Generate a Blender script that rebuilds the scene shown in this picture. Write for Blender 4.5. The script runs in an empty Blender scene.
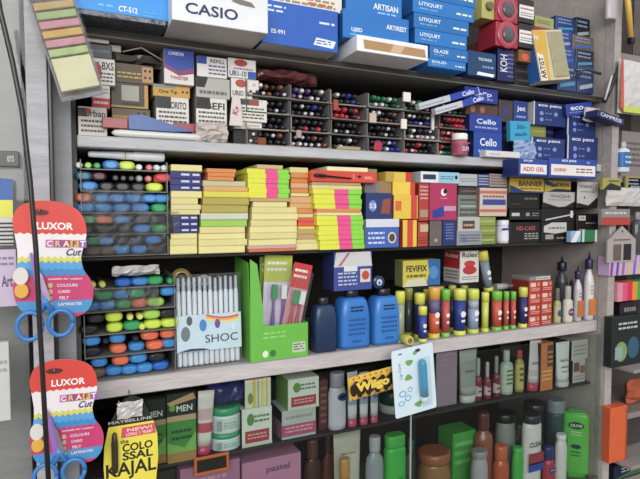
import bpy, math, random
from mathutils import Vector, Matrix
R = random.Random(7)
SC = bpy.context.scene
COL = SC.collection
# ------------------------------------------------------------ camera
D = 0.8; F = 520.0; H = 1.5
TH = math.atan2(239, 520); PT = math.atan2(27, 520)
c_, s_, cp, sp = math.cos(TH), math.sin(TH), math.cos(PT), math.sin(PT)
FW = Vector((s_*cp, c_*cp, -sp)); RT = Vector((c_, -s_, 0)); UP = Vector((s_*sp, c_*sp, cp))
cd = bpy.data.cameras.new('camera'); cam = bpy.data.objects.new('camera', cd); COL.objects.link(cam)
cd.sensor_width = 36; cd.lens = F/640*36; cd.clip_start = 0.02
cam.matrix_world = Matrix.Translation((0, -D, H)) @ Matrix((RT, UP, -FW)).transposed().to_4x4()
SC.camera = cam
SC.view_settings.view_transform = 'Standard'; SC.view_settings.look = 'None'
SC.view_settings.gamma = 1; SC.view_settings.use_curve_mapping = False
SC.view_settings.exposure = 0.05
SC.cycles.transparent_max_bounces = 24
SC.cycles.max_bounces = 8
# ------------------------------------------------------------ daylight from the street
w = bpy.data.worlds.new('world'); SC.world = w; w.use_nodes = True
nt = w.node_tree; bg = nt.nodes['Background']
tc = nt.nodes.new('ShaderNodeTexCoord'); sx = nt.nodes.new('ShaderNodeSeparateXYZ')
cr = nt.nodes.new('ShaderNodeValToRGB'); mr = nt.nodes.new('ShaderNodeMapRange')
mr.inputs[1].default_value = -1; mr.inputs[2].default_value = 1
nt.links.new(tc.outputs['Generated'], sx.inputs[0]); nt.links.new(sx.outputs[2], mr.inputs[0])
nt.links.new(mr.outputs[0], cr.inputs[0]); nt.links.new(cr.outputs[0], bg.inputs[0])
e = cr.color_ramp.elements
e[0].position = 0.0; e[0].color = (0.20, 0.19, 0.18, 1)
e[1].position = 1.0; e[1].color = (0.90, 0.97, 1.05, 1)
for p, c in ((0.44, (0.30, 0.29, 0.28, 1)), (0.52, (0.62, 0.64, 0.66, 1)), (0.75, (1.0, 1.03, 1.08, 1))):
    k = e.new(p); k.color = c
bg.inputs[1].default_value = 0.85
ld = bpy.data.lights.new('street_daylight', 'AREA'); lo = bpy.data.objects.new('street_daylight', ld); COL.objects.link(lo)
ld.shape = 'RECTANGLE'; ld.size = 3.0; ld.size_y = 1.6; ld.energy = 82; ld.color = (1.0, 0.985, 0.96)
lo.location = (-0.6, -3.0, 2.35)
lo.rotation_euler = (Vector((0.35, 0, 1.45)) - lo.location).to_track_quat('-Z', 'Y').to_euler()

def at(px, py, Y=0.0):
    d = FW + RT*((px-320)/F) + UP*((239.5-py)/F)
    t = (Y+D)/d.y
    return d.x*t, H+d.z*t
def roundw(r, Y, sy):
    # width of an upright elliptical body that looks as wide as r, its front at depth Y
    x0, y0, x1, y1 = r; a = .01
    for _ in range(3):
        X = at((x0+x1)/2, (y0+y1)/2, Y+a*sy)[0]; ph = math.atan2(X, Y+a*sy+D); fw = X*s_+(Y+a*sy+D)*c_
        a = (x1-x0)*fw*math.cos(ph-TH)/(2*F*math.sqrt(math.cos(ph)**2+(sy*math.sin(ph))**2))
    return X, 2*a
def RW(r, Y):
    x0, y0, x1, y1 = r; xm = (x0+x1)/2; ym = (y0+y1)/2
    return at(x0, ym, Y)[0], at(x1, ym, Y)[0], at(xm, y1, Y)[1], at(xm, y0, Y)[1]
# ------------------------------------------------------------ materials
MC = {}
def lin(h):
    h = h.lstrip('#'); o = []
    for i in (0, 2, 4):
        v = int(h[i:i+2], 16)/255
        o.append(v/12.92 if v <= .04045 else ((v+.055)/1.055)**2.4)
    g = .25*o[0]+.6*o[1]+.15*o[2]
    return [v*.88+g*.12 for v in o]
def M(h, kind='card'):
    key = (h, kind)
    if key in MC: return MC[key]
    m = bpy.data.materials.new(kind+'_'+h.lstrip('#')); m.use_nodes = True; MC[key] = m
    n = m.node_tree; b = n.nodes['Principled BSDF']; L = n.links.new
    rough, spec, nz, sc, bump = dict(card=(.45, .4, .10, 40, .05), paper=(.8, .2, .08, 60, .08), plastic=(.28, .5, .05, 25, .03),
        gloss=(.12, .5, .04, 18, .04), matte=(.75, .25, .14, 30, .12), metal=(.35, .5, .08, 60, .03), wood=(.6, .3, .25, 8, .2), worn=(.65, .3, .34, 22, .35),
        crinkle=(.16, .6, .10, 45, .6), ink=(.6, .2, .02, 60, 0)).get(kind, (.5, .4, .05, 30, 0))
    col = lin(h)
    if kind in ('glass', 'film', 'clear'):
        out = n.nodes['Material Output']; tr = n.nodes.new('ShaderNodeBsdfTransparent'); gl = n.nodes.new('ShaderNodeBsdfGlossy')
        mx = n.nodes.new('ShaderNodeMixShader'); fr = n.nodes.new('ShaderNodeFresnel')
        tr.inputs[0].default_value = (*col, 1)
        gl.inputs['Roughness'].default_value = .03 if kind == 'glass' else .14
        fr.inputs[0].default_value = 1.5 if kind == 'glass' else (1.25 if kind == 'film' else 1.5)
        ge = n.nodes.new('ShaderNodeNewGeometry'); mu = n.nodes.new('ShaderNodeMath'); mu.operation = 'SUBTRACT'; mu.use_clamp = True; L(fr.outputs[0], mu.inputs[0]); L(ge.outputs['Backfacing'], mu.inputs[1]); L(mu.outputs[0], mx.inputs[0]); L(tr.outputs[0], mx.inputs[1]); L(gl.outputs[0], mx.inputs[2]); last = mx
        if kind != 'glass':
            t = n.nodes.new('ShaderNodeTexNoise'); t.inputs['Scale'].default_value = 28; t.inputs['Detail'].default_value = 3
            co = n.nodes.new('ShaderNodeTexCoord'); L(co.outputs['Object'], t.inputs['Vector'])
            bp = n.nodes.new('ShaderNodeBump'); bp.inputs['Strength'].default_value = .5; bp.inputs['Distance'].default_value = .01
            L(t.outputs[0], bp.inputs['Height']); L(bp.outputs[0], gl.inputs['Normal'])
            df = n.nodes.new('ShaderNodeBsdfDiffuse'); df.inputs[0].default_value = (.75, .75, .75, 1)
            m2 = n.nodes.new('ShaderNodeMixShader'); m2.inputs[0].default_value = .03 if kind == 'film' else .22
            L(mx.outputs[0], m2.inputs[1]); L(df.outputs[0], m2.inputs[2]); last = m2
        L(last.outputs[0], out.inputs[0]); return m
    b.inputs['Roughness'].default_value = rough
    b.inputs['Specular IOR Level'].default_value = spec
    if kind == 'metal': b.inputs['Metallic'].default_value = .85
    t = n.nodes.new('ShaderNodeTexNoise'); t.inputs['Scale'].default_value = sc; t.inputs['Detail'].default_value = 4
    co = n.nodes.new('ShaderNodeTexCoord')
    if kind in ('wood', 'worn'):
        mp = n.nodes.new('ShaderNodeMapping'); mp.inputs['Scale'].default_value = (1, 6, 6) if kind == 'wood' else (.5, 2.5, 2.5); t.inputs['Roughness'].default_value = .7
        L(co.outputs['Object'], mp.inputs[0]); L(mp.outputs[0], t.inputs['Vector'])
    else: L(co.outputs['Object'], t.inputs['Vector'])
    mix = n.nodes.new('ShaderNodeMixRGB'); mix.inputs[1].default_value = (*[v*(1-nz) for v in col], 1)
    mix.inputs[2].default_value = (*[min(1, v*(1+nz)+nz*.04) for v in col], 1)
    L(t.outputs[0], mix.inputs[0]); L(mix.outputs[0], b.inputs['Base Color'])
    if bump:
        bp = n.nodes.new('ShaderNodeBump'); bp.inputs['Strength'].default_value = min(1, bump*2); bp.inputs['Distance'].default_value = .004
        L(t.outputs[0], bp.inputs['Height']); L(bp.outputs[0], b.inputs['Normal'])
    return m
# ------------------------------------------------------------ mesh builder
TXT = {}
def text_mesh(s, bold=0.0):
    if (s, bold) in TXT: return TXT[(s, bold)]
    cu = bpy.data.curves.new('t', 'FONT'); cu.body = s; cu.resolution_u = 3; cu.offset = bold
    o = bpy.data.objects.new('t', cu); COL.objects.link(o); bpy.context.view_layer.update()
    me = o.to_mesh(); v = [(p.co.x, p.co.y) for p in me.vertices]; f = [tuple(p.vertices) for p in me.polygons]
    o.to_mesh_clear(); bpy.data.objects.remove(o); bpy.data.curves.remove(cu)
    xs = [p[0] for p in v]; ys = [p[1] for p in v]; x0, x1, y0, y1 = min(xs), max(xs), min(ys), max(ys)
    TXT[(s, bold)] = ([((x-x0)/(x1-x0)-.5, (y-y0)/(y1-y0)-.5) for x, y in v], f, (x1-x0)/(y1-y0)); return TXT[(s, bold)]
class MB:
    def __init__(s): s.v = []; s.f = []; s.m = []; s.sm = []; s.mats = []
    def mi(s, m):
        if m not in s.mats: s.mats.append(m)
        return s.mats.index(m)
    def add(s, v, f, m, sm=False):
        k = len(s.v); i = s.mi(m); s.v += [tuple(p) for p in v]
        for q in f: s.f.append(tuple(a+k for a in q)); s.m.append(i); s.sm.append(sm)
        return s
    def box(s, x0, x1, y0, y1, z0, z1, m, b=.0008, mats=None):
        # chamfered box; mats may give a different material for left, right, front, back, bottom, top
        b = min(b, (x1-x0)/3, (y1-y0)/3, (z1-z0)/3)
        V = {}; vs = []
        for i, x in enumerate((x0, x1)):
            for j, y in enumerate((y0, y1)):
                for k, z in enumerate((z0, z1)):
                    for ax in range(3):
                        p = [x, y, z]
                        for a2, (q, lo_) in enumerate(((i, 0), (j, 0), (k, 0))):
                            if a2 != ax: p[a2] += b if q == 0 else -b
                        V[(i, j, k, ax)] = len(vs); vs.append(p)
        faces = []; fm = []
        def fc(idx, mm):
            faces.append(idx); fm.append(mm)
        for ax in range(3):
            for sd in (0, 1):
                o = [(0, 0), (1, 0), (1, 1), (0, 1)]; q = []
                for a, c in o:
                    t = [a, c]; t.insert(ax, sd); q.append(V[(t[0], t[1], t[2], ax)])
                if (sd == 0) == (ax != 1): q.reverse()
                fc(tuple(q), (mats or {}).get(ax*2+sd, m))
        for ax in range(3):
            o1, o2 = [a for a in range(3) if a != ax]
            for a in (0, 1):
                for c in (0, 1):
                    q = []
                    for e_, fa in ((0, o1), (0, o2), (1, o2), (1, o1)):
                        t = [0, 0, 0]; t[ax] = e_; t[o1] = a; t[o2] = c; q.append(V[(t[0], t[1], t[2], fa)])
                    fc(tuple(q), m)
        for i in (0, 1):
            for j in (0, 1):
                for k in (0, 1): fc(tuple(V[(i, j, k, a)] for a in range(3)), m)
        k0 = len(s.v); s.v += [tuple(p) for p in vs]
        for q, mm in zip(faces, fm): s.f.append(tuple(a+k0 for a in q)); s.m.append(s.mi(mm)); s.sm.append(False)
        return s
    def lathe(s, prof, m, c=(0, 0, 0), axis='z', sy=1.0, n=20, mats=None, pw=2.0):
        vs = []
        for r, z in prof:
            for i in range(n):
                a = 2*math.pi*i/n; ca, sa = math.cos(a), math.sin(a)
                if pw != 2.0:
                    ca = math.copysign(abs(ca)**(2/pw), ca); sa = math.copysign(abs(sa)**(2/pw), sa)
                u, v = r*ca, r*sa*sy
                vs.append((c[0]+u, c[1]+v, c[2]+z) if axis == 'z' else ((c[0]+u, c[1]+z, c[2]+v) if axis == 'y' else (c[0]+z, c[1]+u, c[2]+v)))
        k = len(s.v); s.v += vs
        for j in range(len(prof)-1):
            mm = s.mi(mats[j] if mats else m)
            for i in range(n):
                i2 = (i+1) % n; q = (j*n+i, j*n+i2, (j+1)*n+i2, (j+1)*n+i)
                s.f.append(tuple(a+k for a in q)); s.m.append(mm); s.sm.append(True)
        s.f.append(tuple(k+i for i in range(n))[::-1]); s.m.append(s.mi(mats[0] if mats else m)); s.sm.append(False)
        e_ = (len(prof)-1)*n; s.f.append(tuple(k+e_+i for i in range(n))); s.m.append(s.mi(mats[-1] if mats else m)); s.sm.append(False)
        return s
    def prism(s, pts, y0, y1, m, front=None):
        n = len(pts); vs = [(x, y0, z) for x, z in pts]+[(x, y1, z) for x, z in pts]
        s.add(vs, [tuple(range(n, 2*n))[::-1]]+[((i+1) % n, i, i+n, (i+1) % n+n) for i in range(n)], m)
        return s.add(vs[:n], [tuple(range(n))], front or m)
    def quad(s, x0, x1, z0, z1, y, m): return s.add([(x0, y, z0), (x1, y, z0), (x1, y, z1), (x0, y, z1)], [(0, 1, 2, 3)], m)
    def disc(s, x, z, rx, rz, y, m, n=20):
        return s.add([(x+rx*math.cos(2*math.pi*i/n), y, z+rz*math.sin(2*math.pi*i/n)) for i in range(n)], [tuple(range(n))], m)
    def text(s, t, x, z, h, y, m, wd=None, bold=.02, rot=0, slant=0):
        v, f, asp = text_mesh(t, bold); W = wd if wd else h*asp
        ca, sa = math.cos(rot), math.sin(rot)
        return s.add([(x+(a*W+slant*b*h)*ca-b*h*sa, y, z+(a*W+slant*b*h)*sa+b*h*ca) for a, b in v], f, m)
    def tube(s, pts, r, m, n=8, rs=None):
        ps = [Vector(p) for p in pts]; vs = []
        for i, p in enumerate(ps):
            t = (ps[min(i+1, len(ps)-1)]-ps[max(i-1, 0)]).normalized()
            a = t.orthogonal().normalized() if i == 0 else (a0-t*a0.dot(t)).normalized()
            a0 = a; b = t.cross(a); rr = rs[i] if rs else r
            for k in range(n):
                q = 2*math.pi*k/n; vs.append(p+(a*math.cos(q)+b*math.sin(q))*rr)
        f = [(i*n+k, i*n+(k+1) % n, (i+1)*n+(k+1) % n, (i+1)*n+k) for i in range(len(ps)-1) for k in range(n)]
        f += [tuple(range(n))[::-1], tuple((len(ps)-1)*n+k for k in range(n))]
        return s.add(vs, f, m, True)
    def crumple(s, x0, x1, y0, y1, z0, z1, m, amp=.003, nx=12, nz=10, seed=1, edge=.35):
        # closed wrinkled pouch or crumpled sheet
        r = random.Random(seed); front = []; back = []
        for j in range(nz+1):
            for i in range(nx+1):
                u, v = i/nx, j/nz; rim = min(1, 4*min(u, 1-u)+.05)*min(1, 4*min(v, 1-v)+.05)
                ex = r.uniform(-amp, amp)*edge; ez = r.uniform(-amp, amp)*edge
                x = x0+(x1-x0)*u+ex; z = z0+(z1-z0)*v+ez; ym = (y0+y1)/2; hd = (y1-y0)/2*rim
                d = r.uniform(-amp, amp)
                front.append((x, ym-hd+d, z)); back.append((x, ym+hd+.0008+max(d, 0), z))
        N = (nx+1)*(nz+1); f = []
        for j in range(nz):
            for i in range(nx):
                a = j*(nx+1)+i; f.append((a, a+1, a+nx+2, a+nx+1)); f.append((N+a, N+a+nx+1, N+a+nx+2, N+a+1))
        rimi = [i for i in range(nx+1)]+[j*(nx+1)+nx for j in range(1, nz+1)]+[nz*(nx+1)+i for i in range(nx-1, -1, -1)]+[j*(nx+1) for j in range(nz-1, 0, -1)]
        for a, b in zip(rimi, rimi[1:]+rimi[:1]): f.append((b, a, N+a, N+b))
        return s.add(front+back, f, m, False)
    def mesh(s, name):
        me = bpy.data.meshes.new(name); me.from_pydata(s.v, [], s.f); 
        for m in s.mats: me.materials.append(m)
        me.polygons.foreach_set('material_index', s.m); me.polygons.foreach_set('use_smooth', s.sm); me.update(); return me
    def build(s, name, parent=None, loc=None, rot=None):
        o = bpy.data.objects.new(name, s.mesh(name)); COL.objects.link(o)
        if parent: o.parent = parent
        if loc: o.location = loc
        if rot: o.rotation_euler = rot
        return o
LABELS = {}
def tag(o, label, cat, group=None, kind=None):
    if kind == 'structure': o['kind'] = kind; 
    if label:
        n = len(label.split())
        if not 4 <= n <= 16: print('LABEL LENGTH', n, label)
        if label in LABELS and not group: print('LABEL DUP', label)
        if label in LABELS: print('dup', label)
        LABELS[label] = 1; o['label'] = label
    if cat: o['category'] = cat
    if group: o['group'] = group
    if kind: o['kind'] = kind
    return o
def thing(name, label, cat, loc=(0, 0, 0), rot=(0, 0, 0), group=None):
    o = bpy.data.objects.new(name, None); COL.objects.link(o); o.location = loc; o.rotation_euler = rot; o.empty_display_size = .02
    return tag(o, label, cat, group)
def copy_thing(o):
    c = o.copy(); COL.objects.link(c)
    for ch in o.children:
        d = ch.copy(); COL.objects.link(d); d.parent = c
    return c
ORD = ['first', 'second', 'third', 'fourth', 'fifth', 'sixth', 'seventh', 'eighth', 'ninth', 'tenth', 'eleventh', 'twelfth', 'thirteenth', 'fourteenth', 'fifteenth', 'sixteenth', 'seventeenth', 'eighteenth']
# ------------------------------------------------------------ shelves (world heights)
ZA0, ZA = 1.746, 1.757      # underside and top of the top shelf
ZB0, ZB = 1.591, 1.608
ZC0, ZC = 1.430, 1.436
ZD0, ZD = 1.231, 1.257
ZE0, ZE = 1.105, 1.110
ZF = 0.885
XL, XR, DEP = 0.0, 1.062, 0.30
PLACED = [(-.5, 1.6, -.2, .4, z) for z in (ZA, ZB, ZC, ZD, ZE, ZF)]
def support(x0, x1, y0, y1, z, tol=.016):
    best = None
    for a0, a1, b0, b1, zt in PLACED:
        if min(a1, x1)-max(a0, x0) > .004 and min(b1, y1)-max(b0, y0) > .003 and abs(zt-z) < tol:
            if best is None or zt > best: best = zt
    return best
def art_on(mb, w, h, y, art):
    d = 0
    for a in art:
        k = a[0]; d += 1; yy = y-.0002-.00012*d
        X = lambda u: (u-.5)*w
        if k == 'r': mb.quad(X(a[1]), X(a[3]), a[2]*h, a[4]*h, yy, M(a[5]))
        elif k == 'e': mb.disc(X(a[1]), a[2]*h, a[3]*w, a[4]*h, yy, M(a[5]))
        elif k == 't': mb.text(a[5], X(a[1]), a[2]*h, a[3]*h, yy-.0001, M(a[4]), wd=(a[6]*w if len(a) > 6 and a[6] else None), bold=.02, rot=(a[7] if len(a) > 7 else 0))
        elif k == 'l':   # lines of small print
            u0, v0, u1, v1, n, col = a[1:7]
            for i in range(n):
                v = v1-(v1-v0)*(i+.5)/n; t = (v1-v0)/n*.22; u = u0
                while u < u1-.02:
                    L_ = min(R.uniform(.05, .14), u1-u); mb.quad(X(u), X(u+L_), (v-t)*h, (v+t)*h, yy, M(col)); u += L_+.025
        elif k == 'p': mb.add([(X(u), yy, v*h) for u, v in a[1]], [tuple(range(len(a[1])))], M(a[2]))
def carton(label, cat, r, Y, d, col, art=(), side=None, top=None, bottom=None, name='carton', base=None, tilt=0, yaw=0, kind='card', group=None, left=(), h=None, free=False):
    x0, x1, zb, zt = RW(r, Y)
    if base is None and not free:
        s = support(x0, x1, Y, Y+d, zb)
        if s is None: print('UNSUPPORTED', label[:60], round(x0, 3), round(zb, 4))
        else: zb = s+.0002
    elif base is not None: zb = base
    if h: zt = zb+h
    w = x1-x0; hh = zt-zb
    if hh < .003: print('THIN', label, hh); hh = .004
    mb = MB(); mm = {}
    if side: mm[0] = mm[1] = M(side, kind)
    if top: mm[5] = M(top, kind)
    if bottom: mm[4] = M(bottom, kind)
    mb.box(-w/2, w/2, 0, d, 0, hh, M(col, kind), mats=mm)
    art_on(mb, w, hh, 0, art)
    if left:  # print on the left end, u runs towards the back
        t = MB(); art_on(t, d, hh, 0, left)
        k = len(mb.v); mb.v += [(-w/2+y, d/2-x, z) for x, y, z in t.v]
        for q, i in zip(t.f, t.m): mb.f.append(tuple(a+k for a in q)); mb.m.append(mb.mi(t.mats[i])); mb.sm.append(False)
    o = mb.build(name, None, ((x0+x1)/2, Y, zb), (0, math.radians(tilt), math.radians(yaw)))
    tag(o, label, cat, group)
    if not free: PLACED.append((x0, x1, Y, Y+d, zb+hh))
    o['_'] = 0; del o['_']
    return o
# ------------------------------------------------------------ setting: cabinet and floor
fl = MB().box(-2.2, 3.2, -2.6, .62, -.02, 0, M('7c7770', 'matte')).build('floor'); fl['kind'] = 'structure'
wl = MB().box(-2.2, 3.2, .36, .42, 0, 2.6, M('5a5450', 'matte')).build('wall_back'); wl['kind'] = 'structure'
cab = thing('display_cabinet', 'grey painted wooden display cabinet whose crowded open shelves fill the picture', 'cabinet', (.5, 0, 0))
def part(mb, name, parent, lab=None):
    o = mb.build(name, parent); o.matrix_parent_inverse = Matrix.Translation(-Vector(parent.location))
    if lab: o['label'] = lab
    return o
WHT = M('b9b1ad', 'wood'); GRY = M('8b8d90', 'wood'); DRK = M('57534f', 'wood')
part(MB().box(-.05, XR+.02, DEP, DEP+.008, .02, 2.25, M('2e2725', 'wood')), 'back_panel', cab)  # dark brown back: shade of the cabinet depth put into its colour
part(MB().box(-.019, -.003, .022, DEP-.001, .02, 2.25, M('6a6765', 'wood')), 'side_panel', cab)
part(MB().box(XR, XR+.02, .001, DEP-.001, .02, 2.25, M('b3a8a2', 'wood')), 'side_panel', cab)
x0, _ = at(55, 200, -.002); x1, _ = at(73, 200, -.002)
part(MB().box(x0, x1, -.002, .02, .02, 2.25, M('8d9093', 'wood')), 'post', cab, 'grey painted left post')
def shelf(z0, z1, col, y0=0., lab=None, front=None, x1=XR-.001):
    mb = MB().box(-.0025, x1, y0, DEP-.001, z0, z1, col, b=.0015, mats={2: front} if front else None)
    return part(mb, 'shelf', cab, lab)
shelf(ZA0, ZA, M('8b857d', 'wood'), lab='dark topmost shelf board', front=M('3e3b38', 'wood'))
shelf(ZB0, ZB, M('a3a3a5', 'wood'), lab='grey painted second shelf board', front=M('b8b8bc', 'worn'))
shelf(ZC0, ZC, M('2f2b2a', 'wood'), y0=.012, lab='thin dark third shelf')
shelf(ZD0, ZD, M('a39c99', 'wood'), lab='whitewashed thick fourth shelf board', front=M('bdb5b4', 'worn'))
shelf(ZE0, ZE, M('2c2726', 'wood'), y0=.012, lab='thin dark fifth shelf')
shelf(ZF-.02, ZF, M('6b6562', 'wood'), lab='bottom shelf board')
part(MB().box(XR-.001, XR+.02, -.024, 0, .02, 2.25, M('aca29d', 'worn')), 'post', cab, 'worn whitish right post')
part(MB().box(-.0025, XR-.002, .03, .05, .02, ZF-.021, M('8d857f', 'wood')), 'base_panel', cab)
# neighbouring bay on the right
cb = thing('side_cabinet', 'neighbouring whitish cabinet bay at the right edge of the picture', 'cabinet', (1.3, 0, 0))
part(MB().box(1.083, 1.091, .0, .32, .02, 2.25, M('a59b96', 'wood')), 'side_panel', cb)
part(MB().box(1.092, 1.62, .31, .325, .02, 2.25, M('4a4340', 'wood')), 'back_panel', cb)
part(MB().box(1.6, 1.62, .0, .309, .02, 2.25, M('8d857f', 'wood')), 'side_panel', cb)
for z, t in ((1.86, .014), (1.585, .016), (1.375, .012), (1.225, .014), (1.02, .014), (.86, .02)):
    part(MB().box(1.092, 1.599, .0, .309, z-t, z, M('8f8682', 'wood')), 'shelf', cb)
# sliding glass in front of the lower shelves
for xa, xb, y, lab in ((.045, .562, -.0065, 'left pane'), (.548, 1.058, -.012, 'right pane')):
    g = thing('sliding_glass', 'thin frameless sliding glass in front of lower shelves, '+('left' if y > -.01 else 'right')+' one of the two', 'glass', ((xa+xb)/2, y, .93))
    part(MB().box(xa, xb, y-.002, y+.002, .9, ZD0-.004, M('f2f6f4', 'glass'), b=.0004), 'pane', g)
    part(MB().box(xa-.0014, xa-.0001, y-.002, y+.002, .9, ZD0-.004, M('a9c0b6', 'plastic'), b=.0002), 'ground_edge', g, 'pale green ground glass edge')
    part(MB().box(xa, xb, y-.003, y+.003, .885, .899, M('8b8b8b', 'metal'), b=.0004), 'bottom_rail', g)
for z in (at(616, 459, -.035)[1], at(625, 364, -.035)[1]):
    part(MB().box(1.0835, 1.35, -.075, -.0005, z-.008, z, M('8f8682', 'wood')), 'ledge', cb)
LEDGE = (at(616, 459, -.035)[1], at(625, 364, -.035)[1])
# ------------------------------------------------------------ items on the top shelf
W, K = 'f2f2f0', '151515'
def nm(l): pass
BL = '0d7fd6'
dk = carton('flat dark blister pack lying under the bright blue calculator box', 'blister pack', (75, 14, 166, 29), -.045, .2, '3d4652', [('r', .1, .3, .3, .8, '6f7680'), ('l', .35, .3, .7, .8, 2, '77808a')], kind='crinkle', name='blister_pack')
carton('bright blue calculator box with white model number, at the far left of top shelf', 'box', (73, -32, 168, 17), -.042, .2, '1393e6', [('t', .56, .13, .12, 'f4fafa', 'CT-512', .2), ('l', .25, .1, .4, .2, 1, '6ac0f0'), ('l', .72, .02, .92, .16, 2, '4aa8e8'), ('r', .7, .72, .95, .9, W)], side='0e6cb4', name='calculator_box', base=None)
carton('white calculator box with dark blue lettering and a hang slot, between two blue boxes', 'box', (172, -14, 268, 33), -.075, .2, 'e2e3e6', [('t', .4, .34, .27, '1b2c60', 'CASIO', .54), ('p', [(.6, .68), (.66, .77), (.82, .72), (.86, .6), (.7, .62)], '77716c')], bottom='c9c3bc', name='calculator_box')
carton('royal blue calculator box with small white print overhanging the shelf, right of the white box', 'box', (262, 5, 338, 45), -.035, .2, '1f5fc0', [('l', .05, .72, .3, .92, 2, 'd5e2f4'), ('t', .2, .3, .1, 'dfe8f5', 'ES-991'), ('l', .74, .6, .95, .72, 1, 'd5e2f4'), ('p', [(.66, .12), (.7, .3), (.97, .26), (.93, .08)], 'dfe6f0'), ('l', .7, .14, .9, .26, 2, '2a5cb0')], side='174a9c', bottom='c3beb8', name='calculator_box')
carton('white and tan printed carton lying on the royal blue calculator box', 'box', (272, -30, 342, 5), -.03, .15, 'e6dfce', [('l', .1, .02, .9, .3, 2, 'a08a70'), ('l', .5, .05, .9, .2, 1, 'c0633c')], name='carton')
carton('open white box showing brown cardboard, lying before the stack of blue boxes', 'box', (357, 40, 428, 63), -.06, .19, 'eceaea', [('p', [(.1, .2), (.08, .75), (.95, .7), (.97, .18)], 'b48a58'), ('p', [(.45, .2), (.5, .72), (.66, .7), (.6, .2)], 'd6b08a'), ('r', 0, .02, 1, .12, 'f4f4f4')], side='e6e8ee', left=[('t', .3, .5, .5, '1b2c60', 'CA', .5)], name='calculator_box', tilt=0)
carton('blue carton with small white print, directly on the open white box', 'box', (343, 14, 409, 40), -.04, .16, '1273c4', [('t', .2, .3, .18, 'e4eef6', 'UJIED'), ('t', .8, .6, .18, 'eaf2f8', 'ARTIREST', .32), ('l', .1, .08, .4, .2, 1, '6cb0e4'), ('l', .76, .06, .96, .2, 1, '9ccaf0')], side='0f5a9e', name='carton')
carton('blue carton at the top, cut by the frame, right of the tan carton', 'box', (346, -14, 402, 13), -.036, .16, '1477c8', [('t', .7, .3, .22, 'eaf2f8', 'ARTISAN', .45), ('l', .55, .02, .9, .16, 1, '8ec4f0')], side='0f5a9e', name='carton')
z0 = ZA
for i, (a, b, x0, x1, t1, t2) in enumerate(((60, 72, 428, 466, 'SOLID', 'ARTIREST'), (48, 60, 430, 468, 'GLAZE', ''), (32, 47, 415, 467, 'LITIQUET', 'PLUS'), (17, 31, 414, 469, 'LITIQUET', 'PLUS'), (2, 16, 413, 474, 'LITIQUET', 'PLUS'), (-14, 1, 414, 476, 'LITIQUET', 'PLUS'))):
    art = [('t', .28, .6, .28, 'e8f2fa', t1, .38), ('l', .1, .2, .4, .4, 1, '6cb0e4'), ('l', .7, .25, .95, .55, 1, 'e6efc8')]
    carton('bright blue carton, %s from the bottom of the tall blue stack on top shelf' % ORD[i], 'box', (x0, a, x1, b), -.035, .17, ('0f78c8', '0c70bd')[i % 2], art, side='0b5ea4', name='carton', group='tall stack of blue cartons')
carton('navy carton with white torn strip along the bottom, right of the tall blue stack', 'box', (468, 52, 496, 80), -.02, .12, '17436f', [('t', .6, .7, .12, 'cfe2f4', 'TRONIX', .5), ('p', [(.3, .05), (.35, .18), (.95, .14), (.9, .02)], 'f0f0ee'), ('l', .5, .3, .9, .5, 1, '7ea0c0')], side='123456')
carton('dark navy upright carton with vertical white lettering', 'box', (498, 49, 514, 83), -.012, .1, '1d2560', [('t', .35, .55, .3, 'd0d4e4', 'KOH', .8, math.pi/2), ('l', .6, .1, .95, .9, 6, '6a70a8')], side='141b44')
carton('long flat red and tan carton lying on the navy carton', 'box', (486, 40, 512, 52), .01, .1, '7a3430', [('r', 0, .55, 1, 1, '8e8058'), ('l', .1, .1, .9, .5, 1, 'c09080')], base=None)
dkc = ['282420', '2a2528', '231f22', '302824']
for i, (a, b) in enumerate(((82, 90), (74, 82), (66, 74), (59, 66))):
    carton('small dark packet, %s from the bottom between navy carton and yellow box' % ORD[i], 'packet', (515, a-6, 536, b-6), .0, .1, dkc[i], [('l', .1, .3, .9, .7, 1, '55504c')], name='packet', group='small dark packets on the top shelf')
carton('yellow and dark small carton under the red lens blister packs', 'box', (512, 37, 534, 52), .005, .1, 'b98a3a', [('r', .1, .1, .9, .4, '5a4424'), ('e', .8, .2, .1, .16, 'd85a34')], base=None)
carton('small orange topped packet in front of the dark packets', 'packet', (519, 50, 531, 62), -.012, .04, '8a5a34', [('e', .5, .4, .3, .3, 'e0603c')], free=True, name='packet')
for i, (a, b) in enumerate(((23, 47), (-2, 22))):
    x0, x1, zb, zt = RW((496, a, 518, b), -.02)
    t = thing('magnifier_blister', 'red blister pack holding a round magnifier, %s of the two' % ('lower', 'upper')[i], 'blister pack', ((x0+x1)/2, -.02, zb))
    w_, h_ = x1-x0, zt-zb
    MB().box(-w_/2, w_/2, 0, .05, 0, h_, M('b0243a', 'plastic')).build('backing_card', t)
    mb = MB(); mb.lathe([(w_*.47, 0), (w_*.46, -.002), (w_*.38, -.003)], M('b84456', 'plastic'), (0, 0, h_*.5), 'y', n=24); mb.build('blister_dome', t)
    mb = MB(); mb.lathe([(w_*.27, -.0031), (w_*.25, -.005), (w_*.1, -.0055)], M('55585c', 'gloss'), (0, 0, h_*.5), 'y', n=24); mb.build('lens', t)
    x2, x3, zb2, zt2 = RW((519, a+5, 535, b+1), -.018)
    carton('dark box with a white label beside the %s red magnifier blister' % ('lower', 'upper')[i], 'box', (519, a+1, 534, b+1), -.018, .09, '35302e', [('r', .02, .2, .98, .72, 'e8e4e0'), ('l', .1, .5, .95, .65, 1, 'c03038'), ('l', .1, .25, .9, .45, 2, '807878')], free=True)
t = MB(); x0, x1, zb, zt = RW((482, -6, 496, 19), -.015)
t.box(x0, x1, -.015, .03, zb, zt, M('b9b25a', 'plastic')); t.lathe([(.009, 0), (.007, -.006)], M('6d6a50', 'gloss'), ((x0+x1)/2, -.015, (zb+zt)/2), 'y')
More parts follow.
